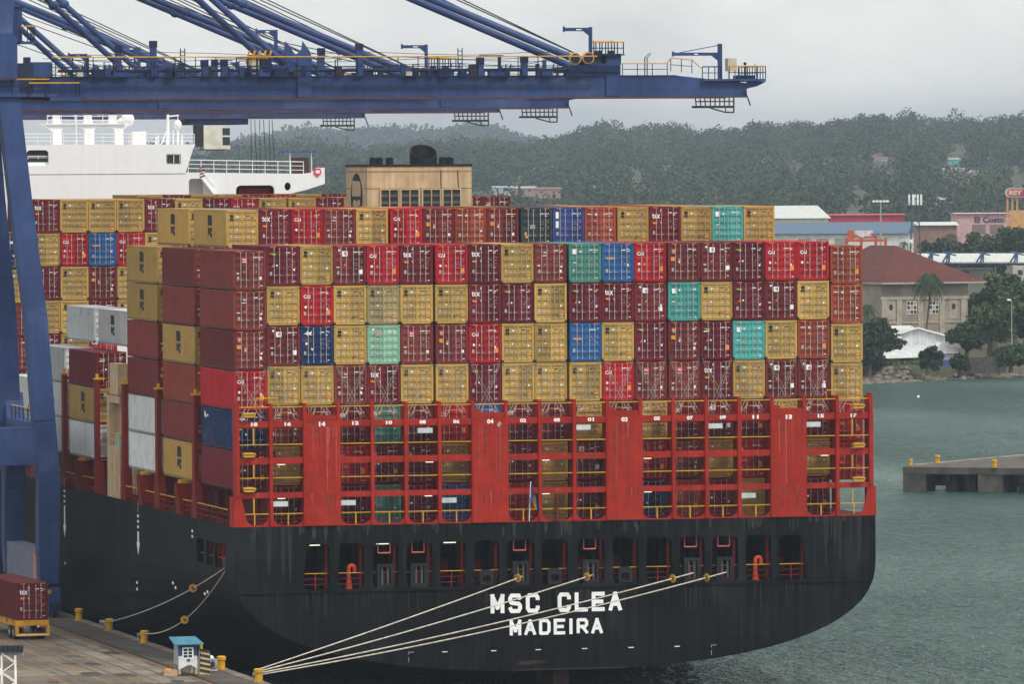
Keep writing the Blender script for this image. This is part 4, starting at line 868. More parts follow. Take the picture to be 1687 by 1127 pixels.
# ------------------------------------------------------------------ water
b = MB(None); b.mats = []
wm = bpy.data.materials.new('harbour_water'); wm.use_nodes = True; n = wm.node_tree; B = n.nodes['Principled BSDF']
n.nodes.remove(B); B = n.nodes.new('ShaderNodeBsdfDiffuse'); GL = n.nodes.new('ShaderNodeBsdfGlossy'); GL.inputs['Color'].default_value = (.80, .88, .86, 1); GL.inputs['Roughness'].default_value = .16
FR = n.nodes.new('ShaderNodeFresnel'); FR.inputs['IOR'].default_value = 1.3; FM = n.nodes.new('ShaderNodeMath'); FM.operation = 'MULTIPLY'; FM.inputs[1].default_value = .74; XS = n.nodes.new('ShaderNodeMixShader')
for a_, b_ in ((FR.outputs[0], FM.inputs[0]), (FM.outputs[0], XS.inputs[0]), (B.outputs[0], XS.inputs[1]), (GL.outputs[0], XS.inputs[2]), (XS.outputs[0], n.nodes['Material Output'].inputs['Surface'])): n.links.new(a_, b_)
t_ = n.nodes.new('ShaderNodeTexCoord'); mpg = n.nodes.new('ShaderNodeMapping'); mpg.inputs['Rotation'].default_value = (0, 0, R(-16)); mpg.inputs['Scale'].default_value = (1.25, .5, 1)
L2 = n.links.new; L2(t_.outputs['Object'], mpg.inputs[0])
n1 = n.nodes.new('ShaderNodeTexNoise'); n1.inputs['Scale'].default_value = .42; n1.inputs['Detail'].default_value = 4; n1.inputs['Roughness'].default_value = .62; L2(mpg.outputs[0], n1.inputs['Vector'])
n2 = n.nodes.new('ShaderNodeTexNoise'); n2.inputs['Scale'].default_value = .012; n2.inputs['Detail'].default_value = 4; L2(mpg.outputs[0], n2.inputs['Vector'])
bp_ = n.nodes.new('ShaderNodeBump'); bp_.inputs['Distance'].default_value = 7.0; L2(n1.outputs[0], bp_.inputs['Height'])
mr = n.nodes.new('ShaderNodeMapRange'); mr.inputs[1].default_value = .38; mr.inputs[2].default_value = .66; mr.inputs[3].default_value = 1.0; mr.inputs[4].default_value = .45; L2(n2.outputs[0], mr.inputs[0]); L2(mr.outputs[0], bp_.inputs['Strength'])
[L2(bp_.outputs[0], q.inputs['Normal']) for q in (B, GL, FR)]
mc = n.nodes.new('ShaderNodeMix'); mc.data_type = 'RGBA'; mc.inputs[6].default_value = (.012, .040, .034, 1); mc.inputs[7].default_value = (.040, .088, .076, 1); L2(n1.outputs[0], mc.inputs[0]); L2(mc.outputs[2], B.inputs['Color'])
b = MB(wm); b.add([(-6000, -2500, 0), (8000, -2500, 0), (8000, 12500, 0), (-6000, 12500, 0)], [(0, 1, 2, 3)]); b.build('water', kind='structure')

# ------------------------------------------------------------------ quay
conc = mat('quay_concrete', (.135, .112, .085), .9, var=.35, scale=.16, stain=(.06, .05, .042), samt=.75, sscale=.12, bump=.1)
concl = mat('quay_edge_concrete', (.25, .225, .19), .9, var=.3, scale=.5, stain=(.08, .07, .06), samt=.6, sscale=.4); concd = mat('quay_wall_concrete', (.05, .047, .042), .9, var=.35, scale=.4)
asph = mat('quay_dark_strip', (.075, .066, .058), .9, var=.3, scale=.4)
b = MB(conc, concd); b.box(-260, -460, -6, -29.9, 460, QZ); b.box(-29.9, -460, -6, -25.75, 460, QZ-.004, asph); b.build('quay', kind='structure')
b = MB(mat('quay_coping', (.15, .125, .1), .9, var=.35, scale=.5, stain=(.06, .05, .042), samt=.7, sscale=.4)); b.box(-26.5, -460, QZ-.3, -25.7, 460, QZ+.02); b.build('quay_edge', kind='structure')
b = MB(mat('rail_groove', (.03, .026, .022), .7)); b.box(-29.45, -460, QZ-.1, -29.15, 460, QZ+.006); b.build('crane_rail', kind='structure')
b = MB(mat('worn_orange_line', (.25, .12, .05), .9, var=.4, scale=2, stain=(.15, .12, .09), samt=.9, sscale=2)); b.box(-29.78, -460, QZ-.1, -29.6, 460, QZ+.007); b.build('edge_marking', kind='structure')
worn = mat('worn_yellow_line', (.27, .15, .05), .9, var=.4, scale=2, stain=(.135, .112, .085), samt=1.0, sscale=1.3)
b = MB(worn)
for x in (-33.4, -36.3, -39.2): b.box(x, -420, QZ-.1, x+.16, 460, QZ+.008)
for y in np.arange(-60, 120, 11): b.box(-36.1, y, QZ-.1, -33.3, y+.16, QZ+.0085)
b.build('lane_marking', kind='structure')
b = MB(mat('pale_concrete_band', (.19, .165, .13), .9, var=.3, scale=.4, stain=(.14, .12, .1), samt=.6, sscale=.3)); b.box(-33.1, -20, QZ-.1, -30.3, 460, QZ+.004); b.box(-60, -9, QZ-.1, -33.1, -3, QZ+.0045); b.build('repaired_pavement', kind='structure')
b = MB(asph); b.box(-60, -24, QZ-.1, -27.3, -18, QZ+.0046); b.build('dark_pavement', kind='structure')
b = MB(mat('tyre_marks', (.105, .088, .07), .9, var=.4, scale=1.5, stain=(.17, .145, .11), samt=1.0, sscale=.9))
for x in (-31.4, -32.9, -34.6, -35.4, -37.6, -38.4): b.box(x, -300, QZ-.1, x+.28, 300, QZ+.0052)
b.build('tyre_track', kind='structure')
b = MB(mat('oil_stain', (.055, .05, .043), .7, var=.4, scale=2))
for k in range(26):
    x, y, r_ = rng.uniform(-42, -27.3), rng.uniform(-30, 60), rng.uniform(.25, 1.1); b.add([(x+r_*math.cos(q*.628)*rng.uniform(.6, 1), y+2.2*r_*math.sin(q*.628)*rng.uniform(.6, 1), QZ+.0055+.0004*k) for q in range(10)], [tuple(range(10))])
b.build('pavement_stain', kind='structure')
bm_ = MB(yellow, dark)
bm_.path([(0, 0, 0), (0, 0, .07), (0, 0, .08), (0, 0, .62), (0, 0, .68), (0, 0, .9), (0, 0, .96)], [.40, .40, .27, .26, .33, .33, .22], None, 14)
for q in range(6): bm_.tube((.34*math.cos(q*1.05), .34*math.sin(q*1.05), .06), (.34*math.cos(q*1.05), .34*math.sin(q*1.05), .12), .04, dark)
bm_ = bm_.mesh('bollard')
BOL = [(-26.35, 47.98, 'yellow mooring bollard nearest the crane leg at the quay edge'), (-26.3, 35.28, 'yellow bollard on the quay edge that takes the upper side rope'), (-26.3, 21.17, 'yellow bollard on the quay edge left of the blue booth'), (-26.2, -6.88, 'yellow bollard on the quay edge just right of the striped barrier'), (-26.2, -19.6, 'yellow bollard at the bottom of the picture holding four stern ropes')]
for x, y, lab in BOL: o = link('bollard', bm_, None, (x, y, QZ), label=lab, cat='bollard', group='bollards along the quay edge')
fm = MB(dark, grey); fm.box(-.12, -.9, -2.4, .12, .9, .25); fm.box(-.16, -1.0, .2, .16, 1.0, .32, grey)
for q in (-.95, .95): fm.box(-.15, q-.08, -2.4, .15, q+.08, .3, grey)
fm = fm.mesh('quay_fender')
for y, lab in ((42, 'dark quay fender beside the bollard nearest the crane leg'), (26.5, 'dark quay fender panel left of the bollard near the blue booth'), (-.5, 'dark quay fender panel between the striped barrier and the next bollard'), (-16.0, 'dark quay fender panel nearest the bollard with four ropes')):
    link('quay_fender', fm, None, (-25.5, y, QZ), label=lab, cat='fender', group='fender panels on the quay wall')
# watch booth
t = thing('guard_booth', 'small blue and white watch booth on stilts with a teal roof at the quay edge', 'booth', (-29.75, -11.6, QZ), None, R(4))
navyw = mat('booth_navy', (.03, .05, .13), streak=.1); whb = mat('booth_white', (.62, .64, .66), stain=(.4, .38, .33)); teal = mat('teal_roof', (.055, .19, .26), stain=(.12, .2, .2))
f = MB(navyw, whb); f.box(-.85, -.8, 1.75, .85, .8, 2.85, navyw); f.box(-.852, -.81, .95, .852, .81, 1.75, whb); f.box(-.87, -.7, .95, -.853, .7, 2.8, grey); f.box(-.1, -.83, 1.25, .2, -.81, 1.5, bluel)
f.prism([(-.85, .95), (-.85, .55), (.0, .95)], 'y', -.81, -.75, whb); f.prism([(.85, .95), (.85, .6), (.3, .95)], 'y', -.81, -.75, whb); f.build('wall', t)
f = MB(teal); f.add([(-1.35, -1.2, 2.75), (1.35, -1.2, 2.75), (1.2, 1.1, 3.25), (-1.2, 1.1, 3.25), (-1.35, -1.2, 2.85), (1.35, -1.2, 2.85), (1.2, 1.1, 3.35), (-1.2, 1.1, 3.35)], [(0, 1, 5, 4), (1, 2, 6, 5), (2, 3, 7, 6), (3, 0, 4, 7), (4, 5, 6, 7), (3, 2, 1, 0)]); f.build('roof', t)
f = MB(white, glass); f.box(-.5, -.84, 1.5, .5, -.811, 2.5, white)
for a in range(2):
    for c in range(3): f.box(-.4+a*.43, -.86, 1.62+c*.28, -.05+a*.43, -.841, 1.84+c*.28, glass)
f.build('window', t)
for x in (-.75, .75):
    for y in (-.7, .7): f = MB(tan); f.box(x-.08, y-.08, 0, x+.08, y+.08, .95); f.build('leg', t)
f = MB(dark); f.box(-.9, -.9, .0, .9, .9, .1); f.build('base', t)
t.scale = (.8, .8, .8)
t = thing('barrier', 'cream and dark striped barrier block behind the watch booth', 'barrier', (-28.35, -11.0, QZ))
f = MB(mat('barrier_cream', (.52, .45, .28)), mat('barrier_dark', (.05, .04, .025))); f.prism([(-.45, 0), (.55, 0), (.5, 1.9), (-.3, 2.0)], 'y', -.5, .5)
for k in range(5): f.add([(-.44, -.51, .25+k*.42), (.54, -.51, -.05+k*.42+.1), (.53, -.51, .2+k*.42+.1), (-.42, -.51, .5+k*.42)], [(0, 1, 2, 3)], f.mats[1])
f.build('block', t); f = MB(yellow); f.tube((-.2, 0, 1.9), (-.2, 0, 2.5), .14, None, 8); f.build('post', t)
t.scale = (.8, .8, .85)
t = thing('wooden_crate', 'low pale wooden crate at the foot of the watch booth', 'crate', (-30.9, -11.9, QZ))
wood = mat('crate_wood', (.5, .33, .2), .85, var=.3, scale=3); f = MB(wood)
for z in (.1, .3, .5): f.box(-.6, -.4, z-.07, .6, .4, z+.07)
f.box(-.58, -.38, .0, .58, .38, .55); f.build('slat_box', t); f = MB(orange); f.box(-.5, -.3, .55, .1, .3, .68); f.build('lid', t)
t.scale = (.75, .75, .75)
# small post with hose reel near the second bollard
t = thing('hydrant', 'small grey standpipe with white cap on the quay beside the bollard', 'hydrant', (-27.5, -9.2, QZ))
f = MB(grey, white); f.tube((0, 0, 0), (0, 0, 1.0), .14, grey, 8); f.box(-.3, -.2, .35, .3, .2, .7, dark); f.ball((.1, 0, 1.0), .18, white); f.tube((0, 0, .1), (.5, -.2, .1), .1, steel); f.build('standpipe', t)
# trailer with a container
t = thing('container_trailer', 'yellow port trailer with black tyres carrying a maroon container', 'trailer', (-33.75, 27.3, QZ), None, R(2.5))
f = MB(yellow, dark); 
for x in (-.9, .9): f.box(x-.15, 0, 1.0, x+.15, 12.4, 1.45)
f.box(-1.25, -.1, 1.1, 1.25, .2, 1.5); f.box(-1.25, 11.9, 1.1, 1.25, 12.3, 1.5)
for y in (2, 4, 6, 8, 10): f.box(-1.2, y, 1.15, 1.2, y+.25, 1.4)
f.build('chassis', t)
f = MB(yellow, white, pink)
for x in (-1.2, 1.2): f.box(x-.12, -.12, .35, x+.12, .1, 1.1)
f.box(-1.3, -.14, .3, 1.3, .08, .5); f.box(-1.25, -.15, .36, 1.25, -.141, .42, white)
for x in (-.75, .75): f.box(x-.18, -.14, .95, x+.18, -.1, 1.08, pink); f.box(x-.4*(x > 0)-.0, -.14, .95, x-.4*(x > 0)+.15, -.1, 1.08, white)
f.build('rear_bumper', t)
wh = MB(dark, grey); wh.tube((-.16, 0, 0), (.16, 0, 0), .5, dark, 14); wh.tube((-.17, 0, 0), (.17, 0, 0), .22, grey, 10); wh = wh.mesh('wheel')
for y in (1.3, 2.7):
    for x in (-1.05, -.68, .68, 1.05): link('wheel', wh, t, (x, y, .5))
for x in (-.8, .8): f = MB(dark); f.box(x-.06, 8.5, 0, x+.06, 8.7, 1.1); f.build('landing_leg', t)
container('T', (-33.75, 27.3, QZ+1.5), 'maroon container with white lettering riding on the yellow trailer on the quay', 'containers on the quay', R(2.5))
# floodlight tower close to the camera
v = atd(14, 1072, 420)
t = thing('floodlight_tower', 'white lattice floodlight tower cut off by the bottom left corner', 'light tower', (v.x, v.y, QZ), None, R(-14))
f = MB(white); hgt = v.z-QZ
for x in (-.42, .42):
    for y in (-.4, .4): f.tube((x, y, 0), (x, y, hgt-.3), .05)
for k in range(int(hgt/.6)):
    for x in (-.42, .42): f.tube((x, -.4, k*.6), (x, .4, k*.6+.6), .025)
    for y in (-.4, .4): f.tube((-.42, y, k*.6+(.6 if k % 2 else 0)), (.42, y, k*.6+(0 if k % 2 else .6)), .03)
f.box(-.75, -.6, 0, .75, .6, .1); f.build('lattice_mast', t)
f = MB(white); f.box(-.95, -.5, hgt-1.5, -.42, -.3, hgt-1.1); f.tube((-.6, -.4, 0), (-.6, -.4, hgt-1.5), .09); f.build('switch_box', t)
f = MB(grey); f.box(-.9, -.15, hgt-.3, .95, .1, hgt-.15); f.build('crossbar', t)
for k in range(6): f = MB(dark, glass); f.box(-.9+k*.31, -.5, hgt-.1, -.64+k*.31, .15, hgt+.32); f.box(-.88+k*.31, -.52, hgt-.05, -.66+k*.31, -.505, hgt+.26, glass); f.build('floodlight', t)

# ------------------------------------------------------------------ mooring ropes and rat guards
def sagrope(p, q, sag, r, lab, grp, n=14):
    p = Vector(p); q = Vector(q); f = MB(rope); f.path([p.lerp(q, i/n)-Vector((0, 0, sag*4*(i/n)*(1-i/n))) for i in range(n+1)], r, None, 6)
    o = f.build('mooring_rope'); tag(o, lab, 'rope', grp); return p, q, sag
def guard(rp, u, lab):
    p, q, sag = rp; c = p.lerp(q, u)-Vector((0, 0, sag*4*u*(1-u))); a = (q-p).normalized(); f = MB(mat('guard_yellow', (.68, .50, .03), .6), dark)
    f.tube(c-a*.03, c+a*.03, .31, yellow, 16); f.tube(c-a*.08, c+a*.08, .12, dark, 8); o = f.build('rat_guard'); tag(o, lab, 'rat guard', 'yellow rat guards on the ropes')
Bq = Vector((-26.2, -19.6, QZ+.75))
for i, (k, lab, gl) in enumerate(((6, 'stern mooring rope rising left of the white ship name', 'yellow rat guard disc leftmost on the stern ropes'), (8, 'stern mooring rope crossing the first word of the name', 'yellow rat guard disc above the gap in the ship name'), (11, 'upper rope of the lowest stern pair crossing both name lines', 'yellow rat guard disc third from left on the stern ropes'), (12, 'lower rope of the lowest stern pair, fixed farthest right', 'yellow rat guard disc rightmost on the stern ropes'))):
    a, c = OX[k]; rp = sagrope(((a+c)/2+.12, YT+.15, 8.85), Bq+Vector((.1*i-.1, .12*i, -.25+.12*(3-i))), .10+.12*i, .048, lab, 'stern mooring ropes'); guard(rp, (.018, .018, .05, .045)[i], gl)
for (y0, z0, y1, x1, sag, gu, lab, gl) in ((.0+2.2, 9.75, 35.28, -26.3, .5, .26, 'upper port side rope running down to the quay edge', 'yellow rat guard on the upper port side rope'), (1.6, 9.7, 21.17, -26.3, 1.3, .5, 'slack port side rope sagging behind the watch booth', 'yellow rat guard on the slack port side rope above the booth')):
    rp = sagrope((-HB+.05, y0, z0-.1), (x1, y1, QZ+.7), sag, .04, lab, 'port side mooring ropes'); guard(rp, gu, gl)

# ------------------------------------------------------------------ concrete pier head on the right
A, B_, C_, D_ = atz(1487, 769.5, 2.9), atz(1900, 774, 2.9), atz(1900, 731, 2.9), atz(1503, 767, 2.9)
pt = thing('pier', 'weathered concrete pier head with dark openings in the water on the right', 'pier', (A.x, A.y, 0))
O_ = Vector((A.x, A.y, 0)); dx = (B_-A); dx.z = 0; ln = dx.length; dx /= ln; ndir = Vector((-dx.y, dx.x, 0))
def pl(u, v, z): q = O_+dx*u+ndir*v-O_; return (q.x, q.y, z)
pierc = mat('pier_concrete', (.078, .070, .060), .9, var=.4, scale=.5, stain=(.02, .018, .016), samt=.9, sscale=.35)
def pbox(u0, v0, z0, u1, v1, z1, f, m=None):
    vs = [pl(u, v, z) for z in (z0, z1) for v in (v0, v1) for u in (u0, u1)]
    f.add(vs, [(0, 2, 3, 1), (4, 5, 7, 6), (0, 1, 5, 4), (2, 6, 7, 3), (0, 4, 6, 2), (1, 3, 7, 5)], m)
f = MB(pierc, concl); dk = [Vector(q)-O_ for q in (A, B_, C_, D_)]
f.add([(q.x, q.y, 2.9) for q in dk]+[(q.x, q.y, 2.1) for q in dk], [(0, 1, 2, 3), (4, 5, 1, 0), (5, 6, 2, 1), (6, 7, 3, 2), (7, 4, 0, 3), (7, 6, 5, 4)])
e0, e1 = dk[3], dk[2]; f.beam((e0.x, e0.y, 2.95), (e1.x, e1.y, 2.95), .5, .12, concl); f.build('deck', pt)
pier_dark = mat('pier_dark_concrete', (.022, .020, .018), .7, var=.4, scale=.6)  # darker concrete for the piles and cross beam
for u0, u1 in ((0, 2.8), (9.2, 12.2), (24, 27), (38, 41)):
    f = MB(pierc); pbox(u0+.02, .03, -3, u1, 6 if u0 else 4, 2.09, f); f.build('pier_block', pt)
for u in (5.0, 7.4, 14, 16.5, 19, 21.5, 29, 32, 35):
    f = MB(pier_dark); pbox(u, .9, -3, u+1.3, 2.2, 2.08, f); pbox(u+.1, .4, 1.2, u+.8, 14, 2.085, f); pbox(u-.3, 5, -3, u+2.2, 6, 2.08, f); f.build('pile', pt)
f = MB(pier_dark); pbox(2.9, 2.6, .6, 60, 3.0, 2.07, f); f.build('cross_beam', pt)
for px, py, lab in ((1500.5, 767, 'small yellow bollard at the tip of the concrete pier'), (1544.5, 763, 'yellow bollard on the far edge of the concrete pier'), (1638.5, 770.5, 'yellow bollard on the near edge of the concrete pier')):
    v = atz(px, py, 2.95); o = link('bollard', bm_, None, (v.x, v.y, 2.92), label=lab, cat='bollard', group='bollards on the pier head'); s = .8 if px < 1510 else 1.0; o.scale = (s, s, s)
v = atz(1513, 653, .2); f = MB(white, pink); f.ball((0, 0, .1), .24, white); f.tube((0, 0, .2), (0, 0, .55), .06, pink); tag(f.build('buoy', None, (v.x, v.y, 0)), 'tiny white buoy floating on open water far right', 'buoy')

# ------------------------------------------------------------------ far shore
def hz(px): return 268+.00586*(px-843.5)
def FP(px, D, z=0.0): s = (px-843.5)/FPX*D; return Vector((CAM.x, CAM.y, 0))+DEP*D+LAT*s+Vector((0, 0, z))
def RZ(px, row, D): return 39-(row-hz(px))*D/FPX
MID = np.array([(-400, 240), (300, 240), (440, 238), (500, 234), (560, 240), (640, 243), (720, 240), (780, 236), (840, 236), (870, 242), (910, 236), (960, 231), (985, 223), (1030, 227), (1100, 228), (1180, 230), (1250, 224), (1320, 223), (1390, 215), (1440, 208), (1490, 210), (1540, 218), (1580, 221), (1610, 211), (1640, 214), (1700, 215), (2200, 216)])
FAR = np.array([(-400, 246), (300, 245), (420, 232), (470, 222), (500, 214), (530, 221), (600, 215), (680, 218), (740, 223), (780, 214), (830, 223), (880, 240), (1000, 250), (2200, 255)])
def sst(t): t = np.clip(t, 0, 1); return t*t*(3-2*t)
def ground(px, D):
    px = np.asarray(px, float); D = np.asarray(D, float)
    dsh = 1193+35*np.clip((px-1425)/262, -1, 2)+3*np.sin(px*.05)
    h = np.where(D < dsh, -2.5, 0)+sst((D-dsh)/9)*2.6+sst((D-dsh)/260)*2.5+sst((D-1400)/500)*3
    Rm = 39+(hz(px)-np.interp(px, MID[:, 0], MID[:, 1]))*5000/FPX-13
    Rf = 39+(hz(px)-np.interp(px, FAR[:, 0], FAR[:, 1]))*9000/FPX-12
    h = h+(Rm-8)*sst((D-2300)/2700)*(1-sst((D-5100)/1100)*.8)
    h = h+(Rf-14)*np.exp(-((D-9000)/900)**2)
    return h+np.sin(D*.011+px*.02)*1.6*sst((D-2200)/600)+np.sin(D*.031-px*.013)*1.0*sst((D-2200)/600)
pxs = np.linspace(-300, 2100, 161); ds = np.concatenate([np.arange(1160, 1300, 4), np.arange(1300, 1800, 25), np.arange(1800, 6400, 50), np.arange(6400, 12001, 200)])
PX, DD = np.meshgrid(pxs, ds); HH = ground(PX, DD); S = (PX-843.5)/FPX*DD
X = CAM.x+DEP.x*DD+LAT.x*S; Y = CAM.y+DEP.y*DD+LAT.y*S
V = np.stack([X, Y, HH], -1).reshape(-1, 3); nx, ny = len(pxs), len(ds)
F = [(j*nx+i, j*nx+i+1, (j+1)*nx+i+1, (j+1)*nx+i) for j in range(ny-1) for i in range(nx-1)]
gm = mat('hill_undergrowth', (.055, .062, .03), .95, var=.4, scale=.03, stain=(.13, .095, .055), samt=.8, sscale=.012)
me = bpy.data.meshes.new('terrain'); me.from_pydata(V.tolist(), [], F); me.materials.append(gm); me.polygons.foreach_set('use_smooth', [True]*len(F)); link('terrain', me, kind='structure')

# foliage: many small leaf-clump faces through each crown's volume
LEAF = [mat('leaf_dark', (.026, .044, .022), .8, var=.3, scale=.15), mat('leaf_mid', (.040, .064, .028), .8, var=.3, scale=.15), mat('leaf_light', (.062, .088, .034), .8, var=.3, scale=.15)]
LEAFY = [LEAF[1], LEAF[2], mat('leaf_yellowish', (.12, .13, .035), .8, var=.25, scale=.2)]
LEAFG = [LEAF[0], LEAF[1], mat('leaf_fresh', (.06, .13, .025), .8, var=.25, scale=.2)]
def leaves(C, Rr, N, size, flat=.8):
    """C (k,3) crown lobes, Rr (k,3) radii, N faces each -> verts (4n,3)"""
    k = len(C); d = rng.normal(size=(k, N, 3)); d /= np.linalg.norm(d, axis=2, keepdims=True)
    lump = 1+.12*np.sin(d[..., :1]*5+rng.uniform(0, 6, (k, 1, 1)))+.10*np.sin(d[..., 1:2]*6+rng.uniform(0, 6, (k, 1, 1)))
    rad = (.35+.63*rng.uniform(0, 1, (k, N, 1))**.5)*lump
    p = C[:, None, :]+d*rad*Rr[:, None, :]; p = p.reshape(-1, 3); n = len(p)
    a = rng.normal(size=(n, 3)); a /= np.linalg.norm(a, axis=1, keepdims=True); b_ = np.cross(a, rng.normal(size=(n, 3))); b_ /= np.linalg.norm(b_, axis=1, keepdims=True)
    s = size*rng.uniform(.5, 1.3, (n, 1)); q = [p+a*s, p+b_*s*.7, p-a*s, p-b_*s*.7]
    return np.stack(q, 1).reshape(-1, 3)
def leafmesh(name, V, mats, w=(.45, .4, .15), mi=None):
    n = len(V)//4; me = bpy.data.meshes.new(name); me.vertices.add(4*n); me.vertices.foreach_set('co', V.astype(np.float32).ravel())
    me.loops.add(4*n); me.loops.foreach_set('vertex_index', np.arange(4*n, dtype=np.int32)); me.polygons.add(n); me.polygons.foreach_set('loop_start', np.arange(0, 4*n, 4, dtype=np.int32)); me.polygons.foreach_set('loop_total', np.full(n, 4, np.int32))
    for m_ in mats: me.materials.append(m_)
    me.polygons.foreach_set('material_index', (rng.choice(len(mats), n, p=w) if mi is None else mi).astype(np.int32)); me.update(calc_edges=True); return me
def forest(name, n, dlo, dhi, pxlo, pxhi, N, size, rmin, rmax, keep=None):
    px = rng.uniform(pxlo, pxhi, n); D = np.sqrt(rng.uniform(dlo**2, dhi**2, n)); 
    if keep is not None: k = keep(px, D); px, D = px[k], D[k]
    n = len(px); r = rng.uniform(rmin, rmax, n); h = ground(px, D); S = (px-843.5)/FPX*D
    C = np.stack([CAM.x+DEP.x*D+LAT.x*S, CAM.y+DEP.y*D+LAT.y*S, h+r*rng.uniform(.7, 1.5, n)], -1); Rr = np.stack([r, r, r*rng.uniform(.65, 1.0, n)], -1)
    tone = np.clip(rng.normal(.45, .25, n)+.22*np.sin(px*.028+D*.0021)+.2*np.sin(px*.063-D*.004), 0, 1); mi = (np.repeat(tone, N)+rng.normal(0, .28, n*N)); mi = np.digitize(mi, [.42, .95])
    o = link(name, leafmesh(name, leaves(C, Rr, N, size), LEAF, mi=mi), kind='stuff'); return o
CLR = []
def clear(px, D):                                       # gaps in the wood: clearings with houses and the town belt
    g = np.sin(px*.021+D*.0022)+np.sin(px*.05-D*.0017+2)
    ok = (g > -1.25) & ((px < 1232) | (D > 2600))
    for h in HOUSES: ok &= ~((np.abs(px-h[0]) < h[3]*.5+5) & (D > h[2]-420) & (D < h[2]+16))
    return ok
# houses scattered on the hillside
def house(px, row, D, wpx, hpx, wm, rm_, label, dep=7.0, rot=0.0, cat='house'):
    z0 = float(ground(px, D)); z = max(z0, RZ(px, row, D))-.3; wd = wpx/FPX*D; ht = max(2.2, hpx/FPX*D)
    v = FP(px, D, z-1.5); t = thing('hillside_house', label, cat, v, 'houses on the wooded hillside', math.atan2(LAT.y, LAT.x)+rot)
    f = MB(wm); f.box(-wd/2, 0, 0, wd/2, dep, ht+1.5); f.build('wall', t)
    f = MB(rm_); f.prism([(-.4, ht+1.45), (dep+.4, ht+1.45), (dep/2, ht+1.5+.9)], 'x', -wd/2-.4, wd/2+.4); f.build('roof', t)
    for q in (-.28, .22): f = MB(glass); f.box(wd*q-.5, -.05, 2.4, wd*q+.5, -.005, 3.4); f.build('window', t)
wallw = mat('house_white', (.42, .41, .38), stain=(.3, .27, .22)); wallp = mat('house_pink', (.33, .22, .20)); wallt = mat('house_turquoise', (.12, .45, .45)); rofr = mat('roof_rust', (.18, .10, .075)); rofg = mat('roof_grey', (.34, .34, .33)); rofb = mat('roof_blue_grey', (.2, .3, .38))
HOUSES = (
    (1577, 296, 3989, 24, 9, wallt, rofg, 'turquoise hillside house below the tallest treetops'), (1572, 307, 3883, 36, 7, wallw, rofg, 'long white house just under the turquoise one'), (1560, 314, 3798, 24, 6, wallp, rofr, 'pinkish house lowest of the cluster under the turquoise one'), (1632, 308, 3925, 20, 8, wallw, rofr, 'pale house alone right of the turquoise one'),
    (1458, 298, 3968, 34, 8, wallw, rofr, 'pale long house on the hill above the lamp mast'), (1436, 304, 3883, 16, 7, wallp, rofr, 'small pinkish house left of the long pale hill house'), (1365, 295, 3989, 16, 6, wallw, rofg, 'small white hill house above the white warehouse roof'), (1262, 288, 4095, 24, 5, wallw, rofg, 'white hill house right above the tallest mustard stack'), (1610, 333, 3565, 30, 6, wallp, rofg, 'low pink house left of the round store sign'),
    (1560, 353, 3142, 22, 7, wallw, rofg, 'white house beside the telecom mast'), (1538, 352, 3120, 16, 6, wallw, rofr, 'small house touching the telecom mast on its right'), (915, 302, 4095, 22, 6, wallt, rofb, 'blue roofed house alone on the hill behind the stacks, centre'), (1098, 308, 3968, 26, 4, wallw, rofb, 'pale blue roofed row house on the hill behind the stacks'), (830, 316, 3353, 34, 8, wallw, rofb, 'pale house with blue roof right behind the funnel'), (866, 318, 3311, 36, 9, wallp, rofg, 'pink house second to the right behind the funnel'), (905, 321, 3247, 40, 10, wallp, rofr, 'brick pink house third to the right behind the funnel'), (982, 318, 3353, 14, 8, wallw, rofg, 'small pale house in the trees right of the pink ones'))
for q in HOUSES: house(*q)
forest('hill_forest', 5000, 2600, 5080, 250, 1900, 130, .95, 3.2, 9.0, clear)
forest('ridge_trees', 150, 4750, 5080, 900, 1760, 420, .95, 6.0, 11.0)
forest('lower_wood', 1300, 1720, 2700, 760, 1760, 110, .8, 2.8, 6.0, lambda p, d: clear(p, d) & (p < 1232))
forest('shore_wood', 800, 1216, 1900, 250, 1405, 80, .6, 2.0, 4.4)
forest('far_ridge_forest', 1200, 8200, 9150, 300, 1000, 50, 2.6, 6, 12)

# warehouses and shops behind the quarter
def yawat(): return math.atan2(LAT.y, LAT.x)
def shed(name, label, cat, px0, px1, row_e, row_r, row_b, D, dep, wm_, rm_, hip=0.0, rot=0.0, extra=None):
    z = lambda r_: RZ((px0+px1)/2, r_, D); wd = (px1-px0)/FPX*D; zb = z(row_b); v = FP((px0+px1)/2, D, zb)
    t = thing(name, label, cat, v, None, yawat()+rot); e_ = z(row_e)-zb; r_ = z(row_r)-zb
    f = MB(wm_); f.box(-wd/2, 0, -6, wd/2, dep, e_); f.build('wall', t)
    f = MB(rm_, wm_); o_ = .8; k = hip*wd
    f.add([(-wd/2-o_, -o_, e_), (wd/2+o_, -o_, e_), (wd/2+o_, dep+o_, e_), (-wd/2-o_, dep+o_, e_), (-wd/2+k-o_, dep/2, r_), (wd/2-k+o_, dep/2, r_)], [(0, 1, 5, 4), (2, 3, 4, 5), (1, 2, 5), (3, 0, 4), (0, 3, 2, 1)]); f.build('roof', t)
    if extra: extra(t, wd, e_, r_)
    return t
crm = mat('warehouse_cream', (.60, .60, .48)); rw = mat('warehouse_roof_white', (.48, .49, .47), streak=.1, stain=(.3, .3, .28)); rbl = mat('warehouse_roof_blue', (.06, .11, .18), streak=.1); rdm = mat('store_red', (.42, .03, .05)); pnk = mat('store_pink', (.52, .33, .34)); gwh = mat('warehouse_white', (.6, .62, .62), stain=(.4, .4, .38))
shed('warehouse', 'cream warehouse with hipped pale grey roof behind the right end of the stacks', 'warehouse', 1240, 1366, 365, 345, 378, 2100, 60, crm, rw, .12)
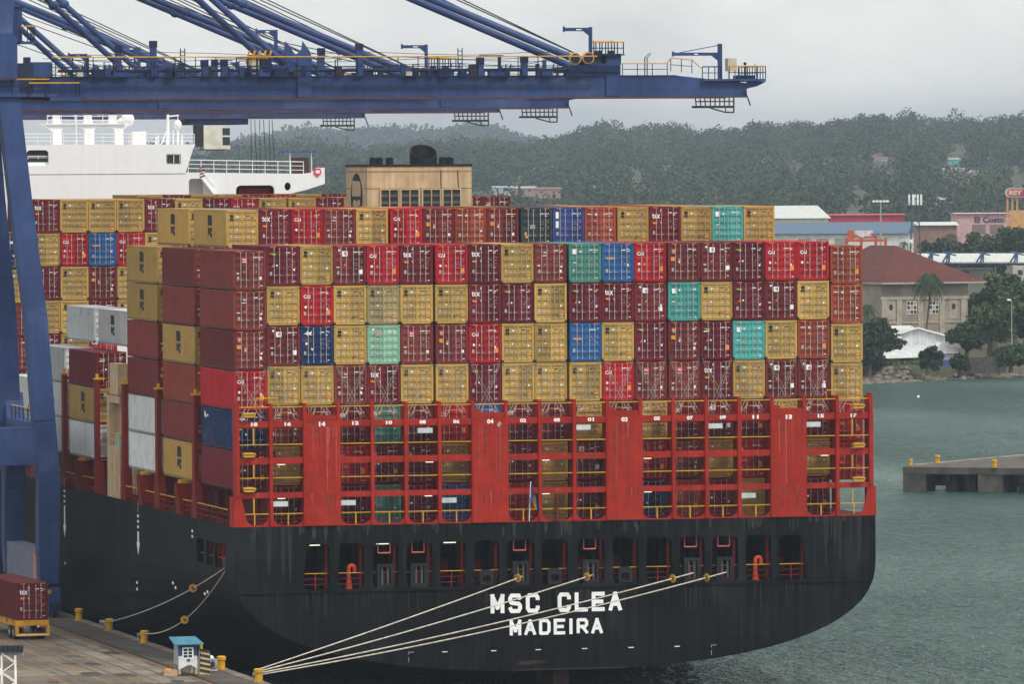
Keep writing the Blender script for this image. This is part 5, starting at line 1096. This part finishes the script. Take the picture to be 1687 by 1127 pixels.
shed('warehouse', 'long white warehouse under a faded blue roof, just behind the stern stacks', 'warehouse', 1240, 1492, 391, 373.5, 420, 1640, 45, gwh, rbl, .0, R(-6), lambda t, wd, e_, r_: [MB(grey).box(wd*q, -.06, e_-3.0, wd*q+3, -.01, e_-1.2).build('window', t) for q in (-.2, -.08, .04)])
shed('store', 'long bright red store building beyond the blue roofed warehouse', 'store', 1366, 1490, 361, 359.5, 376, 2150, 30, rdm, rdm)
shed('store', 'low pale roofed brick store between the red and the pink buildings', 'store', 1440, 1577, 379, 374, 392, 1980, 30, mat('store_brick', (.25, .14, .11)), rw)
def costo(t, wd, e_, r_):
    f = MB(mat('sign_grey_letters', (.07, .07, .10))); f.text('El Costo', -wd*.27, e_-2.7, wd*.14, e_-.9, -.12, f.mats[0], .045); f.build('sign_lettering', t)
    for q in (-.3, -.06, .2): f = MB(mat('store_dark', (.2, .15, .14))); f.box(wd*q, -.05, -2, wd*q+4, -.01, .9); f.build('doorway', t)
shed('store', 'pale pink store with grey script lettering beside the round sign tower', 'store', 1578, 1700, 361, 360, 384, 2020, 30, pnk, pnk, 0, 0, costo)
v = FP(1676, 1990, 3); t = thing('sign_tower', 'orange sign tower with a rounded red and white store sign', 'sign', v, None, yawat()); zz = lambda r_: RZ(1676, r_, 1990)-3
op = mat('tower_orange', (.55, .30, .12)); f = MB(op)
for px in (1661, 1669, 1677): a = (px-1676)/FPX*1990; f.box(a-.25, -.3, 0, a+.25, .3, zz(330))
f.box((1664-1676)/FPX*1990, -.5, 0, 5, .5, zz(356)); f.build('support', t)
f = MB(mat('sign_cream', (.6, .5, .42)), pink); V, F = plate([rrect((1657-1676)/FPX*1990, zz(334.5), 5.2, zz(319.5), 1.25)], .6); f.add([(p[0], -.6-p[2], p[1]) for p in V], F)
V, F = plate([rrect((1660-1676)/FPX*1990, zz(333), 4.6, zz(321), 1.0)], .1); f.add([(p[0], -.96-p[2], p[1]) for p in V], F, mat('sign_red', (.35, .03, .04)))
f.text('REY', (1663-1676)/FPX*1990, zz(331), 1.6, zz(323), -1.03, f.mats[0], .05); f.build('sign_panel', t)

# old customs house with the red hipped roof
D0 = 1290.0; zE = RZ(1540, 476, D0); zR = RZ(1470, 413.5, D0); v = FP(1452, D0, 3.5); ob = thing('old_building', 'beige two storey old building with a large hipped dark red roof', 'building', v, None, yawat()+R(26))
stone = mat('building_beige', (.28, .235, .185), .9, var=.2, scale=.4, stain=(.25, .2, .15), samt=.5); trim = mat('building_trim', (.36, .32, .26), .9); rfr = mat('roof_tile_red', (.095, .026, .021), .85, var=.2, scale=.5, streak=.1)
wd = 148/FPX*D0/math.cos(R(26)); dep = 30; e_ = zE-3.5; r_ = zR-3.5
f = MB(stone); f.box(0, 0, -1, wd, dep, e_); f.build('wall', ob)
f = MB(rfr, trim); o_ = 1.9; f.add([(-o_*.4, -o_, e_+.35), (wd+o_*1.6, -o_, e_+.35), (wd+o_*1.6, dep+o_, e_+.35), (-o_*.4, dep+o_, e_+.35), (wd/2, 11.0, r_), (wd/2, dep-9, r_)], [(0, 1, 4), (1, 2, 5, 4), (2, 3, 5), (3, 0, 4, 5)])
f.box(-o_*.4, -o_, e_, wd+o_*1.6, dep+o_, e_+.33, trim); f.build('roof', ob)
f = MB(trim); f.box(-.15, -.25, e_-3.0, wd+.15, -.002, e_-2.4); f.box(-.1, -.14, 4.6, wd+.1, -.003, 4.9)
for x in (.1, 3.3, 7.9, 12.6, wd-1.6): f.box(x, -.2, 0, x+1.1, -.004, e_-3.0)
f.build('pilaster', ob)
for x, z0, z1, w_ in ((5.5, 6.3, 8.9, 2.2), (10.3, 6.3, 8.9, 2.2), (5.7, 1.2, 2.9, 1.8), (10.5, 1.2, 2.9, 2.0)):
    f = MB(mat('window_white', (.6, .57, .5)), glass); f.box(x, -.08, z0, x+w_, -.01, z1, f.mats[0])
    for a in range(3):
        for c in range(3): f.box(x+.14+a*(w_-.1)/3, -.1, z0+.15+c*(z1-z0-.1)/3, x+(a+1)*(w_-.1)/3-.02, -.081, z0-.05+(c+1)*(z1-z0-.1)/3, glass if (a+c*2) % 3 else grey)
    f.build('window', ob)
for x in (2.1, wd-3.2): f = MB(trim, dark); f.box(x-.9, -.07, 5.4, x+.9, -.005, 9.3); f.add([(x+.42*math.cos(q*.5236), -.09, 7.7+.6*math.sin(q*.5236)) for q in range(12)], [tuple(range(12))], dark); f.build('window', ob)
# white sheds on the waterfront
D1 = 1236.0
t = thing('shed', 'white corrugated waterfront shed with a gabled end below the old building', 'shed', FP(1490, D1, 3), None, yawat()+R(-3)); u = lambda px: (px-1490)/FPX*D1; zz = lambda r_: RZ(1490, r_, D1)-3
whs = mat('shed_white', (.62, .64, .66), streak=.12, stain=(.4, .4, .38)); shr = mat('shed_roof', (.50, .51, .50), streak=.15, stain=(.3, .3, .28))
f = MB(whs); f.prism([(u(1478), -1), (u(1557), -1), (u(1557), zz(562)), (u(1512), zz(550)), (u(1478), zz(560))], 'y', 0, 12); f.box(u(1428), -1.5, -1, u(1485), 4, zz(563)); f.build('wall', t)
f = MB(shr); 
f.add([(u(1562), -.6, zz(563)), (u(1512), -.6, zz(549)), (u(1512), 12, zz(549)), (u(1562), 12, zz(563))], [(0, 1, 2, 3)]); f.add([(u(1474), -.6, zz(561)), (u(1512), -.6, zz(549.2)), (u(1500), 14, zz(547)), (u(1424), 14, zz(548)), (u(1424), 2, zz(556))], [(0, 1, 2, 3, 4)])
f.add([(u(1424), -2, zz(563)), (u(1487), -2, zz(564)), (u(1478), 3, zz(556)), (u(1424), 3, zz(553))], [(0, 1, 2, 3)])
f.add([(u(1450), -7, zz(597)), (u(1510), -7, zz(595)), (u(1562), -2, zz(590)), (u(1545), 0, zz(574)), (u(1428), 0, zz(580)), (u(1428), -6, zz(597))], [(0, 1, 2, 3, 4, 5)]); f.build('roof', t)
f = MB(dark); f.box(u(1432), -1.49, -1, u(1505), -1.4, zz(598)); f.build('opening', t)
for px in (1448, 1470, 1500): f = MB(grey); f.box(u(px), -6.6, -1, u(px)+.15, -6.4, zz(598)); f.build('post', t)
t = thing('hut', 'small white hut with grey pitched roof between the shore bushes', 'hut', FP(1562, 1222, 2.5), None, yawat()); f = MB(whs); f.box(-1.7, 0, 0, 1.7, 4, 2.0); f.build('wall', t)
f = MB(shr); f.add([(-2.2, -.8, 1.9), (2.4, -.8, 1.9), (1.2, 2, 3.4), (-2.0, 2, 3.9)], [(0, 1, 2, 3)]); f.add([(-2.0, 2, 3.9), (1.2, 2, 3.4), (2.4, 4.5, 1.9), (-2.2, 4.5, 1.9)], [(0, 1, 2, 3)]); f.build('roof', t)
t = thing('fence', 'dark blue low fence along the shore in front of the white hut', 'fence', FP(1560, 1212, 2.4), None, yawat()); f = MB(bluel); f.box(-2.6, 0, 0, 3.2, .1, 1.1); f.build('panel', t); 
t = thing('wall', 'grey stone shore wall between the bushes on the right', 'wall', FP(1620, 1214, 2.0), None, yawat()); f = MB(mat('shore_stone', (.07, .065, .055), .9, var=.4, scale=1.5)); f.box(-3.5, 0, -1, 4, .6, 1.9); f.build('masonry', t)
# canopy with blue trusses
Dc = 1560.0; t = thing('canopy', 'long white roofed canopy hung from blue triangular trusses', 'canopy', FP(1620, Dc, 6), None, yawat()); u = lambda px: (px-1620)/FPX*Dc; zz = lambda r_: RZ(1620, r_, Dc)-6
f = MB(rw, bluec); f.add([(u(1505), 0, zz(440)), (u(1760), 0, zz(441)), (u(1760), 12, zz(428)), (u(1505), 12, zz(427)), (u(1505), 0, zz(442)), (u(1760), 0, zz(443))], [(0, 1, 2, 3), (0, 4, 5, 1)]); f.box(u(1505), 0.02, zz(446), u(1760), .3, zz(443.2), bluec); f.build('roof', t)
trb = mat('truss_blue', (.06, .10, .22))
for px in (1534, 1562, 1618, 1674, 1730):
    f = MB(trb)
    for a, c, y in ((-9, 2, -.3), (-2, 1, -.3), (2, 3, -.3), (8, 3, 6)): f.tube((u(px+a), y, zz(441)), (u(px+c), y, zz(424)), .22, None, 5)
    f.tube((u(px-6), 4, zz(425)), (u(px+16), 4, zz(430)), .2, None, 5); f.build('truss', t)
for px in (1520, 1580, 1640, 1700): f = MB(grey); f.box(u(px), 2, -4, u(px)+.5, 2.5, zz(445)); f.build('column', t)
f = MB(wallw, glass, rofr); f.box(u(1560), 6, -4, u(1640), 12, zz(452)); f.box(u(1668), -3, -4, u(1720), 3, zz(447)); f.box(u(1676), -3.05, zz(462), u(1684), -3.01, zz(454), glass); f.box(u(1570), 5.9, zz(466), u(1600), 5.99, zz(456), rbl); f.build('back_wall', t)
# masts, gantry and containers behind the roofs
D2 = 1600.0
t = thing('light_mast', 'tall grey mast with a row of white floodlights above the red gantry', 'light mast', FP(1452, D2, 5), None, yawat()); zt = RZ(1452, 337, D2)-5
f = MB(grey); f.tube((0, 0, 0), (0, 0, zt), .35, None, 8, .18); f.build('pole', t); f = MB(grey); f.box(-1.9, -.2, zt-.1, 1.9, .2, zt+.1); f.build('crossbar', t)
for k in range(5): f = MB(white); f.box(-1.9+k*.8, -.5, zt-.45, -1.3+k*.8, .3, zt-.05); f.build('floodlight', t)
t = thing('telecom_mast', 'lattice telecom mast topped with white panel antennas', 'mast', FP(1509, 1480, 5), None, yawat()); zt = RZ(1509, 328, 1480)-5; f = MB(mat('mast_steel', (.10, .10, .10)))
for k in range(14):
    z0, z1 = zt*k/14, zt*(k+1)/14; w0, w1 = 1.6-1.0*k/14, 1.6-1.0*(k+1)/14
    for s in (-1, 1):
        for q in (-1, 1): f.tube((s*w0, q*w0, z0), (s*w1, q*w1, z1), .1, None, 4)
        f.tube((s*w0, -w0, z0), (-s*w1, -w1, z1), .06, None, 4); f.tube((w0, s*w0, z0), (w1, -s*w1, z1), .06, None, 4); f.tube((-w0, s*w0, z0), (-w1, -s*w1, z1), .06, None, 4)
f.build('lattice', t)
for k, (x, y) in enumerate(((-1.3, 0), (-.5, -1), (.5, -1), (1.3, 0), (0, 1.2))):
    f = MB(white); f.box(x-.2, y-.15, zt-2.3, x+.2, y+.15, zt); f.tube((x*.3, y*.3, zt-1.4), (x, y, zt-1.4), .05); f.build('antenna', t)
f = MB(white); f.tube((-.9, -.8, zt*.62), (-.9, -1.1, zt*.62), .4, None, 12); f.build('dish', t)
t = thing('yard_machine', 'orange red yard machine carrying a white box behind the top right container', 'machine', FP(1428, 1440, 5), None, yawat()); z = lambda r_: RZ(1428, r_, 1440)-5; u = lambda px: (px-1428)/FPX*1440
og = mat('machine_orange', (.48, .10, .04)); f = MB(og)
for px in (1396, 1420, 1444, 1460): f.box(u(px)-.3, 0, 0, u(px)+.3, .6, z(398))
f.box(u(1394), -.1, z(405), u(1462), .7, z(401)); f.box(u(1398), 0, z(402), u(1408), 3, z(386)); f.box(u(1424), .1, z(399), u(1446), .7, z(396)); f.beam((u(1398), .3, z(388)), (u(1420), .3, z(400)), .5, .5); f.beam((u(1436), .3, z(391)), (u(1450), .3, z(404)), .4, .4); f.build('frame', t)
f = MB(whs, grey); f.box(u(1409), .8, z(398), u(1439), 3.2, z(387)); 
for q in range(8): f.box(u(1410+q*3.6), .78, z(397.6), u(1410+q*3.6)+.08, .8, z(387.5), grey)
f.build('white_box', t)
t = thing('street_lamp', 'slim grey street lamp with a white head among the dark trees far right', 'street lamp', FP(1667, 1240, 3), None, yawat()); zt = RZ(1667, 504, 1240)-3
f = MB(grey); f.tube((0, 0, 0), (0, 0, zt), .12, None, 6, .07); f.build('pole', t); f = MB(white); f.ball((-.5, -.1, zt), (.4, .25, .18)); f.tube((0, 0, zt-.1), (-.4, -.1, zt), .05); f.build('lamp_head', t)
t = thing('car', 'dark car with a red tail partly hidden behind the shore bushes', 'car', FP(1640, 1232, float(ground(1640, 1232))), None, yawat()); f = MB(mat('car_dark', (.03, .03, .035), .3), pink, glass); f.prism([(-2.1, .35), (2.1, .35), (2.1, .85), (1.2, .95), (.6, 1.45), (-.9, 1.45), (-1.5, .95), (-2.1, .9)], 'y', -.85, .85); f.box(-2.12, -.8, .6, -1.9, .86, .88, pink); f.prism([(-1.2, .98), (.9, .98), (.5, 1.38), (-.8, 1.38)], 'y', -.87, -.852, glass); f.build('body', t)
for x in (-1.3, 1.3):
    for y in (-.75, .75): f = MB(dark); f.tube((x, y-.12, .32), (x, y+.12, .32), .32, None, 10); f.build('wheel', t)

# trees on the waterfront, each its own thing
bark = mat('bark', (.11, .085, .06), .95, var=.3, scale=2)
def tree(label, px, row_t, row_b, wpx, D, mats=LEAF, lobes=9, N=260, size=.42, shape='round', name='leafy_tree', cat='tree', group='trees along the far shore'):
    zb = max(1.5, float(ground(px, D))); zt = RZ(px, row_t, D); w_ = wpx/FPX*D; H = zt-zb; v = FP(px, D, zb); t = thing(name, label, cat, v, group)
    f = MB(bark); top = H*.55; f.path([(0, 0, -.5), (.1*w_*.2, 0, H*.25), (0, .1, top)], [.05*w_+.1, .04*w_+.08, .03*w_+.04], None, 7); C = []; Rr = []
    for k in range(lobes):
        a = k*2.4+rng.uniform(0, .6); q = rng.uniform(.25, .92)
        if shape == 'round': z = H*(.42+.45*rng.uniform(0, 1)); rad = w_*.36*q*(1.15-abs(z/H-.6)); rr = w_*.2*rng.uniform(.8, 1.25); C.append((rad*math.cos(a), rad*math.sin(a), z)); Rr.append((rr, rr, rr*.8))
        elif shape == 'flat': z = H*(.35+.6*(k/lobes)); rad = w_*.42*q*(1.1-.75*k/lobes); rr = w_*.2*rng.uniform(.8, 1.3)*(1.15-.6*k/lobes); C.append((rad*math.cos(a), rad*math.sin(a), z)); Rr.append((rr, rr, rr*.28))
        else: z = H*(.2+.5*rng.uniform(0, 1)); rad = w_*.4*q; rr = w_*.19*rng.uniform(.8, 1.2); C.append((rad*math.cos(a), rad*math.sin(a), z)); Rr.append((rr, rr, min(rr, H*.42)))
        f.path([(0, 0, min(top, z*.6)), (C[-1][0]*.5, C[-1][1]*.5, z*.85), C[-1]], [.025*w_+.03, .015*w_+.02, .03], None, 5)
    f.build('trunk', t)
    tone = np.clip(rng.normal(.5, .3, lobes), 0, 1); mi = np.digitize(np.repeat(tone, N)+rng.normal(0, .25, lobes*N), [.45, .9])
    link('crown', leafmesh('crown', leaves(np.array(C), np.array(Rr), N, size), mats, mi=mi), t); return t
def palm(label, px, row_c, D, rpx, n=17, lean=.3, group='palms'):
    zb = max(2.0, float(ground(px, D))); H = RZ(px, row_c, D)-zb; r_ = rpx/FPX*D; t = thing('palm_tree', label, 'palm', FP(px, D, zb), group); 
    f = MB(bark); f.path([(-lean*2, 0, -.5), (-lean, 0, H*.35), (0, 0, H*.7), (0, 0, H)], [.26, .2, .17, .2], None, 8); f.build('trunk', t)
    for k in range(n):
        a = k*2.399; el = R(80-125*(k/n)); f = MB(LEAF[k % 2] if k % 7 else LEAFY[1]); L_ = r_*rng.uniform(.85, 1.1); pts = []
        for j in range(8):
            u_ = j/7; hh = math.cos(el)*L_*u_*(1-.18*u_); pts.append(Vector((hh*math.cos(a), hh*math.sin(a), H+math.sin(el)*L_*u_*.8-.8*L_*u_*u_)))
        side = Vector((-math.sin(a), math.cos(a), 0))
        for j in range(7):
            p, q = pts[j], pts[j+1]; w0 = L_*.26*math.sin(math.pi*min(1, (j+.6)/7.4))
            for s in (-1, 1):
                for e2 in (0, .5): c = p.lerp(q, e2); f.add([c, p.lerp(q, e2+.32), c+side*s*w0+(q-p)*.7-Vector((0, 0, w0*.8))], [(0, 1, 2)])
        f.build('frond', t)
tree('flat layered dark tree leaning out beside the right edge of the stacks', 1444, 528, 622, 96, 1206, LEAF, 22, 240, .34, 'flat')
tree('low dark undergrowth at the waterline beside the right edge of the stacks', 1432, 572, 624, 60, 1200, LEAF, 10, 240, .32, 'bush', 'shore_bush', 'bush', 'bushes on the far shore')
tree('dark conical shore bush in front of the white shed', 1527, 567, 618, 42, 1204, LEAF, 9, 220, .3, 'bush', 'shore_bush', 'bush', 'bushes on the far shore')
tree('small fresh green bush just right of the dark conical one', 1545, 575, 604, 28, 1206, LEAFG, 6, 200, .3, 'bush', 'shore_bush', 'bush', 'bushes on the far shore')
tree('large yellowish green tree with spreading crown right of the old building', 1630, 508, 600, 92, 1246, LEAFY, 15, 300, .4)
tree('dark round tree in front of the yellowish spreading one', 1592, 540, 612, 66, 1222, LEAF, 12, 280, .36)
tree('low dark bush left of the stone shore wall', 1580, 583, 618, 40, 1208, LEAF, 8, 220, .3, 'bush', 'shore_bush', 'bush', 'bushes on the far shore')
tree('fresh green bush at the right picture edge by the water', 1665, 572, 622, 62, 1216, LEAFG, 12, 260, .34, 'bush', 'shore_bush', 'bush', 'bushes on the far shore')
tree('small bush hanging over the water beside the right edge', 1690, 580, 622, 40, 1222, LEAF, 8, 220, .34, 'bush', 'shore_bush', 'bush', 'bushes on the far shore')
for px, rt, w_, D, m_, lab in ((1672, 480, 80, 1285, LEAF, 'big dark tree mass just left of the street lamp'), (1640, 470, 70, 1300, LEAFG, 'greener tree between the red roof corner and the dark mass'), (1655, 462, 90, 1330, LEAF, 'tall dark tree right of the red roof'), (1690, 470, 90, 1300, LEAF, 'tall dark tree cut by the right picture edge'), (1615, 490, 60, 1330, LEAF, 'dark tree against the right wall of the old building'), (1650, 452, 70, 1420, LEAFY, 'lighter tree under the blue trussed canopy'), (1690, 500, 70, 1262, LEAF, 'dark tree behind the street lamp'), (1432, 470, 50, 1330, LEAF, 'tree in the shade behind the left wall of the old building')):
    tree(lab, px, rt, 600, w_, D, m_, 13, 260, .5)
for px, rt, w_, D, lab in ((1650, 382, 90, 1720, 'broad dark tree below the pink store'), (1600, 390, 70, 1740, 'dark tree left of the broad one below the pink store'), (1550, 392, 60, 1760, 'dark tree right of the telecom mast'), (1690, 378, 80, 1700, 'broad dark tree below the store sign'), (1530, 402, 50, 1700, 'small dark tree behind the canopy at the mast foot'), (1630, 400, 60, 1650, 'dark tree right behind the white canopy'), (1580, 405, 60, 1660, 'dark tree behind the canopy left of the pale hut roof')):
    tree(lab, px, rt, 440, w_, D, LEAF, 11, 220, .6)
palm('tall palm with hanging fronds in front of the old building', 1532, 464, 1262, 38, 48, .6)
palm('palm half hidden by the lowest mustard container at the right edge', 1430, 512, 1262, 24, 24, .2)
palm('distant palm in the dark trees above the canopy', 1567, 396, 1690, 22, 15)
palm('small distant palm beside the blue roofed warehouse end', 1490, 408, 1500, 17, 13)
# shore stones
stm = mat('shore_rock', (.16, .135, .11), .95, var=.4, scale=1.2); vs = MB(stm)
for k in range(420):
    px = rng.uniform(1380, 1760); D = 1193+35*min(2, max(-1, (px-1425)/262))+rng.uniform(-3, 5); p = FP(px, D, max(-.1, float(ground(px, D)))); s = rng.uniform(.25, .9); vs.ball(p, (s, s*rng.uniform(.7, 1.2), s*.6), None, 6, 4)
o = vs.build('shore_rocks', kind='stuff')
px = rng.uniform(1380, 1760, 260); D = 1204+35*np.clip((px-1425)/262, -1, 2)+rng.uniform(0, 6, 260); C = np.stack([(CAM.x+DEP.x*D+LAT.x*(px-843.5)/FPX*D), (CAM.y+DEP.y*D+LAT.y*(px-843.5)/FPX*D), ground(px, D)+.1], -1)
link('shore_grass', leafmesh('shore_grass', leaves(C, np.tile([[1.2, 1.2, .5]], (260, 1)), 40, .22), [LEAF[1], LEAFG[2], LEAFY[2]]), kind='stuff')

# ------------------------------------------------------------------ haze: one closed box of thin even air round the whole scene
hm = bpy.data.materials.new('haze_air'); hm.use_nodes = True; n = hm.node_tree; n.nodes.remove(n.nodes['Principled BSDF'])
pv = n.nodes.new('ShaderNodeVolumePrincipled'); pv.inputs['Color'].default_value = (.50, .60, .73, 1); pv.inputs['Density'].default_value = .000086; pv.inputs['Anisotropy'].default_value = 0.2
n.links.new(pv.outputs[0], n.nodes['Material Output'].inputs['Volume'])
b = MB(hm); b.box(-5500, -1500, -8, 7500, 11800, 125); b.build('haze', kind='stuff')
